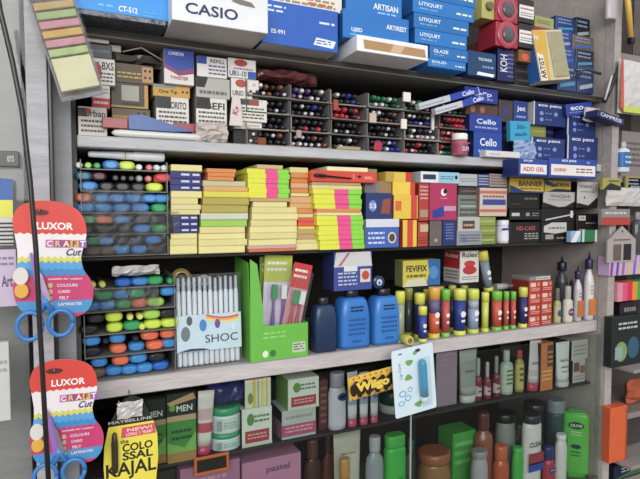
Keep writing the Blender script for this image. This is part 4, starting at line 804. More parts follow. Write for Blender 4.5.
for i, (a, b, cc, yt) in enumerate(((404, 413, '8a8c34', 290), (423, 430, 'b0a834', 291), (436, 444, '9aa040', 288), (448, 456, 'a8a840', 287), (460, 468, '94983c', 287))):
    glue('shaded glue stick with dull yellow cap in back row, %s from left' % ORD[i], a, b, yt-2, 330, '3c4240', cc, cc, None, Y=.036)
X, Z = at(412, 335, -.004)
mb = MB(); mb.lathe([(.0078, 0), (.009, .002), (.009, .03), (.006, .0305)], M('c8c03c', 'plastic'), axis='y', n=20); mb.disc(0, 0, .005, .005, -.0003, M('7a7030'))
tag(mb.build('loose_lid', None, (at(411, 338, -.02)[0], -.0185+.001, ZD+.0094)), 'loose yellow cap lying on its side before the glue sticks', 'cap')
# boxes above the glue sticks
X0, _ = at(398, 285, .03); X1, _ = at(478, 285, .03)
shz = at(440, 286, .035)[1]
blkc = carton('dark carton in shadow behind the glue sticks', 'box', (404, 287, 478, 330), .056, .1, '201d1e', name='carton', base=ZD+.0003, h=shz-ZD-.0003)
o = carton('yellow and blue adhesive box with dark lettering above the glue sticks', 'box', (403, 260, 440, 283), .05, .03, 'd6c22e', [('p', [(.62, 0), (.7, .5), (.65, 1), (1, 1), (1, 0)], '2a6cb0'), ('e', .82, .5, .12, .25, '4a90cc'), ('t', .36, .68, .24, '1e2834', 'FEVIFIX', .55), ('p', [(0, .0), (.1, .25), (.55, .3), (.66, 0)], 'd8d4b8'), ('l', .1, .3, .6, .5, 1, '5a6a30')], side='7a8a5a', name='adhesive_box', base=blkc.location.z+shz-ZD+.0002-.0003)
carton('white glue box with red left end and pictured red jar', 'box', (460, 251, 479, 287), .046, .052, 'd8d4d0', [('t', .5, .88, .16, '2a2426', 'Rolex', .8), ('e', .5, .6, .3, .1, 'c83838'), ('e', .5, .4, .36, .14, 'b82c34'), ('l', .1, .08, .9, .22, 2, '8a8078')], side='c02a30', name='glue_box', base=shz+.0006, left=[('t', .5, .85, .13, 'f0e8e0', 'Rolex', .8), ('r', .0, .0, 1, .45, 'd0ccc8'), ('l', .1, .08, .9, .4, 3, '6a6460')])
glue('glue stick with yellow cap leaning left beside the white glue box', 484, 494, 250, 291, '3a4048', 'd8cc3c', 'c8c840', ((0, 1, '7a8a98'),), Y=.03, tilt=-12, z=at(489, 291, .035)[1])
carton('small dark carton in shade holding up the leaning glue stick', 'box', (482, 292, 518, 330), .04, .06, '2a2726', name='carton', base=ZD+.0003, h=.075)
mb = MB(); mb.lathe([(.007, 0), (.007, .03), (.004, .032), (.0035, .05)], M('a8a098', 'plastic'), axis='x', n=16)
tag(mb.build('glue_tube', None, (at(500, 283, .04)[0]-.002, .052, ZD+.0757+.0075)), 'grey tube lying on its side behind the leaning glue stick', 'tube')
# red boxes
for i in range(4):
    for j, (a, b) in enumerate(((529, 540.5), (541, 552))):
        zz = ZD+.0003+.0245*i
        carton('small red box with white print, %s column, %s from the bottom, near glue sticks' % (('left', 'right')[j], ORD[i]), 'box', (a, 300, b, 315), (.004, .006)[j], .05, ('c4382c', 'b83028', 'c03c30')[(i+j) % 3], [('r', .1, .5, .55, .85, 'd8c4b8'), ('l', .15, .1, .9, .42, 2, 'e0b8a8'), ('e', .78, .7, .1, .14, 'd8a04a')], side='8c241e', name='small_box', base=zz, h=.0242, group='small red boxes on the whitewashed board')
carton('flat white box with dark edge lying on the small red boxes', 'box', (530, 259, 551, 267), .006, .05, '8a8682', [('r', .3, .1, .98, .9, 'c4c0bc'), ('l', .35, .3, .9, .7, 1, '5a5654')], name='carton', base=ZD+.0003+.0245*4+.0002, h=.009)
nz = [(.85, 0), (1, .02), (1, .72), (.86, .84), (.5, .94), (.4, 1)]
def nozzle(label, r, Y, body, cap, liq, **k):
    def ex(t, a, hb, h):
        mb = MB(); mb.lathe([(a*.3, 0), (a*.12, h*.12), (a*.1, h*.14)], M(cap, 'plastic'), n=14); mb.build('nozzle_tip', t, (0, 0, h-.002))
    return bottle(label, 'bottle', 'glue_bottle', r, Y, body, cap, prof=nz, capf=.16, capw=.75, sy=1, lab=(liq[0],)+tuple(liq[1:]), labv=(.1, .75), extra=ex, **k)
nozzle('tall white and orange squeeze bottle with purple cap, rightmost of the two', (583, 259, 594, 319), .0, 'd4d0d4', '2e2850', ('d8d0cc', ('r', .02, .1, .98, .42, 'd8782c'), ('l', .2, .5, .8, .7, 3, 'b0a4a0')))
nozzle('white and orange squeeze bottle with purple cap, shorter of the two', (573, 271, 582, 320), .003, 'c8c4cc', '302a54', ('c8c0bc', ('r', .02, .1, .98, .5, 'cc6c28'), ('l', .2, .55, .8, .7, 2, '8a7aa0')))
bottle('small whitish correction bottle with grey cap and purple oval label', 'bottle', 'correction_bottle', (562, 286, 573, 322), -.001, 'c8c2b0', 'a8a49c', capf=.34, capw=.62, sy=.9, lab=('cfc8b4', ('e', .5, .45, .35, .16, '6a3a70'), ('l', .25, .42, .75, .5, 1, 'e8e0e0')), labv=(.12, .75))
bottle('small dull yellow correction bottle, left of the whitish one', 'bottle', 'correction_bottle', (553, 288, 561, 323), .004, 'a8a060', '6a6660', capf=.34, capw=.6, sy=.9, lab=('b8b080', ('e', .5, .45, .35, .14, '3a4a80')), labv=(.12, .75))
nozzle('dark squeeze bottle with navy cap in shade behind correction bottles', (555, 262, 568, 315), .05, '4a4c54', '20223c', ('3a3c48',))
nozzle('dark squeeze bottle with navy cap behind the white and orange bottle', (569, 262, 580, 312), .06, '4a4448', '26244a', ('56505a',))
# ------------------------------------------------------------ fifth tier, behind the sliding glass
def tube(label, r, Y, body, cap, bands=(), tilt=0, capf=.14, free=False, flat=.45, texts=()):
    # squeeze tube standing on its cap, crimped at the top
    cx, w_, zb, h = place(r, Y, not free, .62); a = w_/2
    t = thing('cream_tube', label, 'tube', (cx, Y+a*.62+.001, zb+(.0015 if tilt else 0)), (0, math.radians(tilt), 0))
    mb = MB(); mb.lathe([(a*.8, 0), (a*.84, h*.01), (a*.84, h*capf)], M(cap, 'plastic'), sy=.62, n=20); mb.build('cap', t)
    mb = MB(); n = 24; vs = []; K_ = 7
    for j in range(K_+1):
        v = j/K_; rx = a*(.84+.16*v); ry = a*flat*(1-v)+.0006
        for i in range(n): q = 2*math.pi*i/n; vs.append((rx*math.cos(q), ry*math.sin(q), h*capf+.0001+(h*(1-capf))*v))
    m1 = M(body, 'plastic')
    f = [(j*n+i, j*n+(i+1) % n, (j+1)*n+(i+1) % n, (j+1)*n+i) for j in range(K_) for i in range(n)]
    mb.add(vs, f+[tuple(range(n))[::-1], tuple(K_*n+i for i in range(n))], m1, True)
    mb.build('tube_body', t)
    if bands or texts:
        mb = MB()
        for (v0, v1, cc) in bands:
            vs = []
            for v in (v0, (v0+v1)/2, v1):
                u = (v-capf)/(1-capf); rx = a*(.84+.16*u)*1.004; ry = a*flat*(1-u)+.0006+.0004
                for i in range(13): q = math.pi+math.pi*i/12; vs.append((rx*math.cos(q), ry*math.sin(q), h*v))
            mb.add(vs, [(j*13+i, j*13+i+1, j*13+i+14, j*13+i+13) for j in (0, 1) for i in range(12)], M(cc), True)
        for (v, hh, cc, s, wd) in texts:
            u = (v-capf)/(1-capf); mb.text(s, 0, h*v, h*hh, -(a*flat*(1-u)+.0022), M(cc), wd=w_*wd)
        mb.build('printed_label', t)
    if not free: PLACED.append((cx-a, cx+a, Y, Y+.02, zb+h))
    return t
def mbx(label, r, art, **k): return carton(label, 'box', r, k.pop('Y', .016), k.pop('d', .06), k.pop('col', '1c2620'), art, side='121614', name='cosmetic_box', **k)
men = [('r', 0, .0, 1, .14, 'a87a3c'), ('r', 0, .14, 1, .6, '3f8a34'), ('p', [(0, .3), (0, .14), (1, .14), (1, .42), (.6, .2)], '7ab04a'), ('l', .15, .3, .85, .5, 2, '1e4a20'), ('r', 0, .6, 1, .68, 'b89a70'), ('t', .6, .78, .09, 'd0d4cc', 'MEN', .55), ('e', .18, .8, .11, .05, '5a9a3a')]
mbx('black and green box printed MEN, in front, right of the hanging yellow card', (167, 393, 196, 456), men+[('p', [(.0, .88), (.9, .99), (1, .9), (.1, .83)], 'b8905a')], Y=.014)
mbx('dim black and green box behind, left of the other MEN box', (138, 400, 166, 461), men, Y=.022, col='161f1a')
tube('white cream tube with crimson cap standing before the green jars', (195, 392, 212, 458), .014, 'd8cfc8', 'b8305a', ((.35, .5, 'c04a5a'), (.55, .72, 'cca8a4')), tilt=3)
jar = [(.92, 0), (1, .04), (1, .96), (.95, 1)]
for i, (a, b) in enumerate(((429, 455), (404, 427))):
    bottle('white jar with green lid, %s of the two stacked behind the cream tube' % ('lower', 'upper')[i], 'jar', 'cream_jar', (209, a, 241, b), .018, 'd0dcd8', '2f9a6c', prof=jar, capf=.3, capw=1.0, sy=.9, lab=('c8d4d0', ('r', .12, .25, .28, .8, '8a9aa0'), ('l', .35, .3, .8, .7, 3, '7aa894')), labv=(.08, .9))
x0, x1, zb, zt = RW((210, 384, 250, 404), .02)
mb = MB().crumple(x0, x1, .018, .06, PLACED[-1][4]+.0008, min(zt, ZD0-.002), M('2a2c6a', 'crinkle'), .004, 9, 6, 21); tag(mb.build('plastic_bag'), 'crumpled dark blue plastic bag on top of the stacked jars', 'bag')
ay = [('r', 0, .0, 1, .08, 'c8c4b8'), ('r', .1, .1, .9, .42, 'a8383c'), ('l', .18, .18, .82, .36, 2, 'd8a8a0'), ('e', .28, .72, .12, .16, '5a8a3c'), ('l', .4, .6, .9, .85, 2, '5a7a5a')]
mbx('white face cream box with red oval, lower of the pair beside the jars', (242, 408, 272, 441), ay, col='d4d6cc', Y=.018)
mbx('pale yellow striped cream box on the lower white and red box', (245, 379, 271, 408), [('r', .3, 0, .4, 1, 'd0b040'), ('r', .48, 0, .52, 1, '7a9a4a'), ('r', .62, 0, .7, 1, 'd8c060'), ('e', .2, .35, .1, .2, '6a9040'), ('r', .8, 0, .86, 1, 'c8b050')], col='cfcfb0', Y=.02, base=None)
mbx('grey and pink carton, lower of the pair left of the spray bottle', (282, 409, 316, 442), [('r', 0, .1, 1, .5, 'b04a6c'), ('l', .1, .2, .9, .45, 2, 'd8a0b4'), ('l', .1, .65, .9, .85, 1, '90948c')], col='b0b4b0', Y=.018, left=[('r', 0, 0, 1, .6, 'a8708c')])
mbx('white cream box with green end and red oval on the pink carton', (288, 378, 319, 408), ay, col='ccd0c4', Y=.016, left=[('r', 0, 0, 1, 1, '7aa84c')])
mbx('dim dark red box between pink carton and tall white bottle', (319, 380, 328, 432), [('l', .2, .1, .8, .9, 6, '8a5a50')], col='5a2a2c', Y=.03)
bottle('tall pale lilac bottle with round navy emblem behind the glass', 'bottle', 'lotion_bottle', (328, 372, 346, 427), .014, 'b8b4c0', '8c8c9c', prof=[(.85, 0), (1, .03), (1, .8), (.9, .95), (.8, 1)], capf=.25, capw=.8, sy=.6, lab=('bdbac6', ('e', .68, .78, .3, .09, '1c2c6a'), ('e', .68, .78, .12, .03, 'a0a8c8')), labv=(.1, .9))
for i, (a, b) in enumerate(((347, 358), (359, 369), (370, 379))):
    tube('white tube with pink cap, %s of three in a row behind the glass' % ORD[i], (a, 372, b, 424-i*2), .014, 'c8c4cc', 'b8406a', ((.4, .7, '8a98b0'),), capf=.15, texts=((.55, .1, '3a4a80', 'Se', .5),))
bottle('squat white jar with dark green lid near the yellow packet', 'jar', 'cream_jar', (378, 388, 410, 422), .03, 'b8bab4', '2a4a40', prof=jar, capf=.62, capw=.98, sy=.9)
mbx('plain mauve carton right of the hanging lip balm card', (436, 356, 457, 417), [('l', .2, .7, .8, .9, 2, '988090')], col='8f7a88', Y=.03, base=ZE+.0003, h=.11)
tube('grey cream tube right of the plain mauve carton', (458, 350, 478, 412), .018, '9aa09c', 'b0b4b0', ((.3, .8, '8a908c'),), texts=((.6, .04, '5a605c', 'cream', .5),))
for i, (x0, x1, yt, c, cp_) in enumerate(((474, 482, 358, '7a2838', '9a9a98'), (483, 491, 362, '8a2c40', 'a8a4a4'), (492, 500, 356, '742434', '8a8888'))):
    bottle('small maroon nail polish bottle, %s of three behind the glass' % ORD[i], 'bottle', 'nail_polish', (x0, yt, x1, 405), .022, c, cp_, capf=.42, capw=.5, sy=1, kind='gloss', lab=('b8a8ac', ('l', .2, .3, .8, .7, 2, '7a3040')), labv=(.2, .6))
bottle('clear pump bottle with pale green label beside maroon bottles', 'bottle', 'lotion_bottle', (499, 350, 513, 403), .022, '9aa8a0', 'a8aca8', capf=.24, capw=.5, sy=.8, lab=('b0b8a4', ('l', .2, .3, .8, .8, 4, '4a6a50')), labv=(.1, .85))
bottle('small amber and green bottle left of the white and crimson tube', 'bottle', 'lotion_bottle', (514, 350, 524, 400), .024, '8a8a3c', 'a83c34', capf=.2, capw=.6, sy=.8, lab=('b8a850', ('l', .2, .3, .8, .8, 3, '4a5a30')), labv=(.1, .85))
tube('white tube with crimson cap and dark writing, left of the orange box', (526, 341, 540, 396), .012, 'c8bfc0', 'b03050', ((.3, .42, 'b8a8ac'),), tilt=4, capf=.16, texts=((.55, .05, '5a4a50', 'LOTION', .7),))
mbx('orange carton with dark writing between two white tubes', (541, 343, 553, 396), [('r', .5, .5, 1, .95, '5a3c2c'), ('l', .1, .2, .9, .45, 3, 'e8b070'), ('l', .55, .55, .95, .85, 3, 'c89050')], col='c8702c', Y=.012, base=None)
tube('tall white tube with grey writing, front right of fifth tier', (554, 342, 571, 394), .006, 'd0d0ce', 'b8b8b6', (), capf=.12, texts=((.6, .06, '50565c', 'VLCC', .6), (.45, .04, '70767c', 'sun', .5), (.35, .03, '70767c', 'block', .5)))
mbx('whitish printed carton at right end of fifth tier, lower of two', (573, 360, 585, 386), [('r', .05, .5, .5, .9, '6a4a40'), ('r', .55, .4, .95, .75, '8a5a4c'), ('l', .1, .1, .9, .35, 2, '8a8684')], col='b4aeaa', Y=.02)
mbx('whitish printed carton at right end of fifth tier, upper of two', (572, 340, 588, 357), [('l', .1, .2, .9, .8, 3, '8a8684')], col='b8b2ae', Y=.02)
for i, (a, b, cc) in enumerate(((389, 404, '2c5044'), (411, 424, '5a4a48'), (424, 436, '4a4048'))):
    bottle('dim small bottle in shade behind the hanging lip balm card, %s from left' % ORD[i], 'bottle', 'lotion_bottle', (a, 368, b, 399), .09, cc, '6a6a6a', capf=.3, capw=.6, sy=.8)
# ------------------------------------------------------------ bottom tier
def bb(*a, **k): return bottle(*a, **k)
YF = 500
def fb(label, x0, x1, yt, Y, body, cap, **k):
    """bottle standing on the bottom shelf, height from its top"""
    X0, X1, _, zt = RW((x0, yt, x1, yt+40), Y)
    while zt > ZE0-.02: yt += 1; zt = RW((x0, yt, x1, yt+40), Y)[3]
    d_ = X1-X0; sy = k.pop('sy', .6); nm_ = k.pop('name', 'shampoo_bottle'); cat = k.pop('cat', 'bottle')
    # pixel rect whose bottom hits the shelf
    yb = yt
    while at((x0+x1)/2, yb, Y)[1] > ZF: yb += .5
    r = (x0, yt, x1, yb)
    Xa, Xb = X0, X1; xm = (yt+yb)/2
    dx = at(x0, yt+20, Y)[0]-at(x0, xm, Y)[0]
    t = bottle(label, cat, nm_, r, Y, body, cap, sy=sy, **k); return t
fb('bright green flat shampoo bottle with white capped lettering, bottom right', 566, 585, 411, .014, '52bc38', '5cc84a', prof=[(.72, 0), (.82, .02), (.9, .5), (1, .9), (.95, .97), (.8, 1)], capf=.02, capw=.7, sy=.4, pw=3, yaw=-48, lab=('52bc38', ('e', .5, .82, .3, .055, '1e3a24'), ('t', .5, .82, .045, 'd8e8d0', 'OLIVE', .45), ('l', .3, .66, .7, .74, 2, 'b8dca8'), ('e', .5, .5, .2, .035, '1e3a54'), ('l', .32, .34, .7, .44, 2, '1e5a24')), labv=(.1, .8))
fb('white shampoo bottle with dark cap and red and blue label bars', 521, 541, 414, .006, 'ccc8c6', '2a2a30', capf=.1, capw=.85, sy=.6, prof=[(.9, 0), (1, .03), (1, .95), (.9, 1)], lab=('cfcac8', ('t', .5, .72, .07, '3a3c50', 'CLEAR', .8), ('r', .06, .44, .94, .6, '9c3040'), ('p', [], 'ffffff')) [:3]+(('r', .06, .34, .94, .46, '24489c'),), labv=(.1, .9))
fb('white rounded bottle right of the blue pump bottle', 554, 567, 434, -.003+.004, 'd0ccca', 'd8d4d2', capf=.1, capw=.8, sy=.7)
fb('blue and red pump bottle with violet label, low front', 541, 555, 446, .002, 'b02c40', '30306c', capf=.3, capw=.75, sy=.8, lab=('b02c40', ('e', .5, .7, .3, .1, '3a3a8c'), ('l', .3, .66, .7, .74, 1, 'd8b0c0')), labv=(.1, .9))
fb('teal green bottle half hidden between white and bright green bottles', 563, 571, 425, .03, '2a6a4c', '2a5a4c', capf=.1, capw=.7)
fb('large bottle with domed grey cap behind the white bottles, bottom right', 545, 565, 399, .04, '2c4a4e', '7c848e', capf=.17, capw=.98, sy=.9, prof=[(.95, 0), (1, .03), (1, .97), (.97, 1)])
fb('dark violet black round container behind the white shampoo bottle', 522, 546, 402, .07, '1e1c28', '25222c', capf=.1, capw=.98, sy=.9)
fb('small bright green bottle left of the white shampoo bottle', 511, 523, 447, .012, '30a838', '38b040', capf=.1, capw=.85, sy=.7)
fb('grey tub with black oval opening standing left of white shampoo bottle', 494, 516, 412, .05, '8a8886', '16161c', capf=.12, capw=1.0, sy=.8, cat='tub', name='tub')
fb('orange bottle with round shoulder before the grey tub', 492, 509, 445, .01, 'b84c28', 'c05a30', capf=.25, capw=.8, sy=.8, kind='gloss')
fb('shiny copper brown bottle behind the glass edge', 473, 493, 412, .03, '8a4a38', '5a2c24', capf=.2, capw=.6, sy=.8, kind='gloss')
fb('clear jar standing in front of the copper brown bottle', 470, 488, 450, .002, 'a09ca0', '8a8888', capf=.12, capw=.9, sy=.8, kind='gloss', cat='jar', name='jar')
fb('bright green bottle left of center on the bottom shelf', 384, 405, 424, .012, '2fae34', '3aa83c', prof=[(.85, 0), (1, .03), (1, .96), (.9, 1)], capf=.12, capw=.95, sy=.6, pw=3, lab=('2fae34', ('t', .5, .6, .1, '1e7a28', 'Dettol', .6, 1.2)), labv=(.1, .9))
fb('pale translucent bottle between beige tube and bright green bottle', 365, 384, 430, .02, '8a9098', 'a0a4a8', capf=.15, capw=.6, sy=.7, kind='gloss')
fb('brown jar with copper lid low in the middle', 417, 451, 450, .02, '8a6238', '94502c', capf=.17, capw=.98, sy=.9, kind='gloss', cat='jar', name='jar')
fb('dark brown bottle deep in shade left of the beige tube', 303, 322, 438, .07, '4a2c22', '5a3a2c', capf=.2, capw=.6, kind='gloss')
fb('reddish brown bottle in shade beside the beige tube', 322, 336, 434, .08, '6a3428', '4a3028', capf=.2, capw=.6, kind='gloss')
fb('amber bottle partly before the beige tube', 337, 352, 458, .006, 'b07a30', 'b88438', capf=.2, capw=.7, kind='gloss')
X0, X1, zb, zt = RW((337, 432, 366, 479), .03)
t = tube('large beige tube standing on cap, bottom shelf left of clear bottle', (337, 432, 366, 600), .03, 'b4b0a0', 'a89c88', ((.5, .8, 'bcb8a8'),), capf=.12, free=True, texts=((.8, .02, '7a766c', 'skin care', .5),)); 
for ch in t.children: pass
t.location.z = ZF+.0003; t.scale = (1, 1, (zt-ZF)/(RW((337, 432, 366, 600), .03)[3]-RW((337, 432, 366, 600), .03)[2])); t.location.x = (X0+X1)/2
def low(label, x0, x1, yt, Y, d, col, art=(), name='carton', **k):
    X0, X1, _, zt = RW((x0, yt, x1, yt+14), Y); w_ = X1-X0; h = zt-ZF-.0003
    mb = MB().box(-w_/2, w_/2, 0, d, 0, h, M(col, k.get('kind', 'card'))); art_on(mb, w_, h, 0, art)
    o = mb.build(name, None, ((X0+X1)/2, Y, ZF+.0003)); tag(o, label, k.get('cat', 'box')); return o
low('pink carton with faint grey script on the bottom shelf, right of two', 242, 301, 458, .02, .1, 'b87898', [('t', .6, .9, .07, '5a4a58', 'pastel', .4)])
low('pink carton on the bottom shelf, left of two', 180, 240, 464, .02, .1, 'a86c8c', [('l', .2, .8, .8, .92, 2, 'c890a8')])
low('green flat pack standing behind the copper jar', 453, 476, 432, .06, .05, '3a9a3a', [('l', .1, .5, .9, .9, 3, '6ac060')], kind='plastic')
low('dark printed box deep left behind the hanging yellow card', 120, 176, 474, .05, .1, '2c2a26', [('l', .1, .5, .9, .9, 3, '5a5a4c')])
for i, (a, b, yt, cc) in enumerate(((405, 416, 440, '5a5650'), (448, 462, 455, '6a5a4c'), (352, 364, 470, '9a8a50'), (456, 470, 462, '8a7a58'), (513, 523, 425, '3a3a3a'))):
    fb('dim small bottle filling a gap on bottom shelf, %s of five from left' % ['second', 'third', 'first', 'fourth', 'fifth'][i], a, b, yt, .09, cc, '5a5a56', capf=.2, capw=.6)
# orange frame tag hanging under the fifth shelf
x0, x1, zb, zt = RW((194, 455, 229, 473), .008)
t = thing('price_frame', 'orange rectangular frame hanging under the thin dark fifth shelf', 'frame', ((x0+x1)/2, .006, zb), (0, 0, 0))
w_ = x1-x0; h_ = zt-zb; O = M('d8641c', 'plastic'); b_ = .0045
mb = MB(); mb.box(-w_/2, w_/2, 0, .004, 0, b_, O); mb.box(-w_/2, w_/2, 0, .004, h_-b_, h_, O); mb.box(-w_/2, -w_/2+b_, 0, .004, b_, h_-b_, O); mb.box(w_/2-b_, w_/2, 0, .004, b_, h_-b_, O); mb.build('frame_border', t)
MB().box(-w_/2+b_, w_/2-b_, .002, .0035, b_, h_-b_, M('241c1a', 'plastic')).build('dark_panel', t)
mb = MB(); mb.tube([(-w_*.3, .002, h_), (-w_*.3, .003, ZE0-zb)], .0006, M('888888', 'metal')); mb.tube([(w_*.3, .002, h_), (w_*.3, .003, ZE0-zb)], .0006, M('888888', 'metal')); mb.build('hanging_wire', t)
# ------------------------------------------------------------ things hanging in front
def hook(t, x, z, z1=None): pass
def lipbalm():
    x0, x1, zb, zt = RW((396, 346, 437, 413), -.035); w_ = x1-x0; h_ = zt-zb
    t = thing('lip_balm_card', 'pale blue blister card with turquoise lip balm hanging over the whitewashed board', 'blister card', ((x0+x1)/2, -.035, zb), (0, math.radians(-5), 0))
    mb = MB(); r_ = .004; pts = []
    for (cx, cz, a0) in ((w_/2-r_, h_-r_, 0), (-w_/2+r_, h_-r_, 90), (-w_/2+r_, r_, 180), (w_/2-r_, r_, 270)):
        for k in range(5): q = math.radians(a0+k*22.5); pts.append((cx+r_*math.cos(q), cz+r_*math.sin(q)))
    mb.prism(pts[::-1], 0, .0009, M('d2e2ea', 'card'))
    mb.f[-1] = mb.f[-1]
    mb.disc(w_*.12, h_*.93, w_*.07, h_*.025, -.0002, M('3c3028'))
    for (u, v, s, q) in ((-.1, .78, .8, .4), (-.14, .56, .8, -.5), (.06, .13, .8, .8), (.05, .9, .5, 0)):
        L = []
        for k in range(12):
            a = 2*math.pi*k/12; rr = w_*.1*s*(1+.15*math.cos(3*a)); L.append((u*w_+rr*math.cos(a+q)*1.1, v*h_+rr*math.sin(a+q)*.75))
        mb.add([(x, -.0003, z) for x, z in L], [tuple(range(12))], M('6aa84a'))
    for (u, v, rx, rz) in ((-.3, .34, .09, .05), (-.18, .26, .08, .05), (-.34, .2, .08, .04), (-.12, .38, .06, .04)): mb.disc(u*w_, v*h_, rx*w_, rz*h_, -.0003, M('7ab4d8')); mb.disc(u*w_, v*h_, rx*w_*.6, rz*h_*.6, -.0004, M('d2e2ea'))
    mb.text('Lip Care', -w_*.32, h_*.68, w_*.09, -.0004, M('7a9ab4'), rot=math.pi/2+.1)
    mb.disc(-w_*.3, h_*.93, w_*.05, h_*.012, -.0003, M('4a6a90'))
    mb.build('backing_card', t)
    mb = MB(); X = w_*.16
    mb.lathe([(.0062, 0), (.0068, .001), (.0068, .01)], M('e8ecee', 'plastic'), (X, -.0078, h_*.17), n=18); mb.build('white_base', t)
    mb = MB(); mb.lathe([(.0072, .0101), (.0074, h_*.3), (.0074, h_*.55), (.0065, h_*.6), (.004, h_*.63), (.001, h_*.635)], M('1fa0c8', 'gloss'), (X, -.0078, h_*.17), n=20); mb.build('lip_balm', t)
    mb = MB(); mb.crumple(X-.0105, X+.0105, -.0172, -.0163, h_*.13, h_*.86, M('f4f8fa', 'film'), .0003, 4, 8, 2, .3); mb.build('blister', t)
    mb = MB(); mb.tube([(w_*.12, .03-.0, h_*.95), (w_*.12, -.002, h_*.94), (w_*.12, -.006, h_*.95)], .0008, M('888888', 'metal')); mb.build('hook', t)
lipbalm()
x0, x1, zb, zt = RW((350, 372, 395, 395), -.022); w_ = x1-x0; h_ = zt-zb
t = thing('candy_packet', 'bright yellow packet with bold black outlined cartoon lettering hanging under the board', 'packet', ((x0+x1)/2, -.022, zb), (0, math.radians(-6), 0))
mb = MB(); mb.crumple(-w_/2, w_/2, -.001, .004, 0, h_, M('e0b428', 'plastic'), .0006, 12, 5, 3, .8)
for k in range(14): mb.disc(-w_*.42+w_*.84*k/13, h_*(.45+.12*math.sin(k*2.1)), w_*.07, h_*.27, -.0032-.00002*k, M('2a1810'), 12)
mb.text('Wiigo', 0, h_*.48, h_*.5, -.0042, M('ecc834'), wd=w_*.74, bold=.06)
for k in range(16): mb.disc(-w_*.46+w_*.92*k/15, h_*(.93 if k % 2 else .08), w_*.018, h_*.05, -.0030, M('b84a28'), 8)
mb.build('pouch', t)
MB().tube([(-w_*.3, .001, h_*.96), (-w_*.3, .004, (ZD0-zb)-.001)], .0006, M('9a9a98', 'metal')).build('hanging_wire', t)
# yellow kajal card
x0, x1, zb, zt = RW((103, 396, 158, 490), -.03); w_ = x1-x0; h_ = zt-zb
t = thing('eyeliner_card', 'yellow and black hang card with huge black lettering, bottom left', 'hang card', ((x0+x1)/2, -.03, zb), (0, 0, 0))
def curve(pts): return pts
out = [(.44, 0), (.5, .3), (.49, .55), (.42, .72), (.30, .86), (.2, .96), (.06, 1.0), (-.1, .98), (-.22, .9), (-.34, .78), (-.42, .66), (-.48, .5), (-.5, .3), (-.47, 0)]
mb = MB(); P_ = [(a*w_, b*h_) for a, b in out]; mb.prism(P_[::-1], 0, .001, M('242220', 'card'))
mb.add([(a*w_, -.0003, b*h_) for a, b in [(.44, 0), (.5, .3), (.49, .55), (.42, .705), (-.4, .705), (-.48, .5), (-.5, .3), (-.47, 0)]], [(0, 1, 2, 3, 4, 5, 6, 7)], M('e8d81e'))
mb.prism([(a*w_, b*h_) for a, b in ((-.18, .57), (.46, .57), (.44, .68), (-.16, .68))], -.0007, -.0004, M('d84858'))
mb.text('NEW!', w_*.16, h_*.645, h_*.035, -.0009, M('f0d8c8'), wd=w_*.46); mb.text('LONG 1 YEAR*', w_*.16, h_*.6, h_*.035, -.0009, M('f0d8c8'), wd=w_*.5)
mb.text('MAYBELLINE', 0, h_*.745, h_*.03, -.0006, M('b8b4ac'), wd=w_*.8)
kk = M('2a2418')
mb.text('the', -w_*.12, h_*.53, h_*.045, -.0006, kk); mb.text('COLO', w_*.12, h_*.46, h_*.085, -.0006, kk, wd=w_*.56, bold=.03); mb.text('SSAL', w_*.12, h_*.37, h_*.085, -.0006, kk, wd=w_*.56, bold=.03)
mb.text('KAJAL', w_*.0, h_*.22, h_*.19, -.0006, kk, wd=w_*.92, bold=.02)
mb.build('backing_card', t)
mb = MB(); mb.lathe([(.004, 0), (.0045, .01), (.0045, h_*.3), (.003, h_*.4), (.001, h_*.42)], M('3a3020', 'plastic'), (-w_*.3, -.006, h_*.24), n=14); mb.build('eyeliner_pencil', t)
mb = MB(); mb.crumple(-w_*.24, w_*.22, -.004, -.002, h_*.78, h_*.95, M('b8b4b0', 'crinkle'), .0015, 8, 6, 7, .5); mb.build('crumpled_foil', t)
MB().tube([(0, .001, h_*.97), (0, .0265, h_*1.0), (0, .0265, (ZD0+.006)-zb)], .0007, M('777777', 'metal')).build('hook', t)
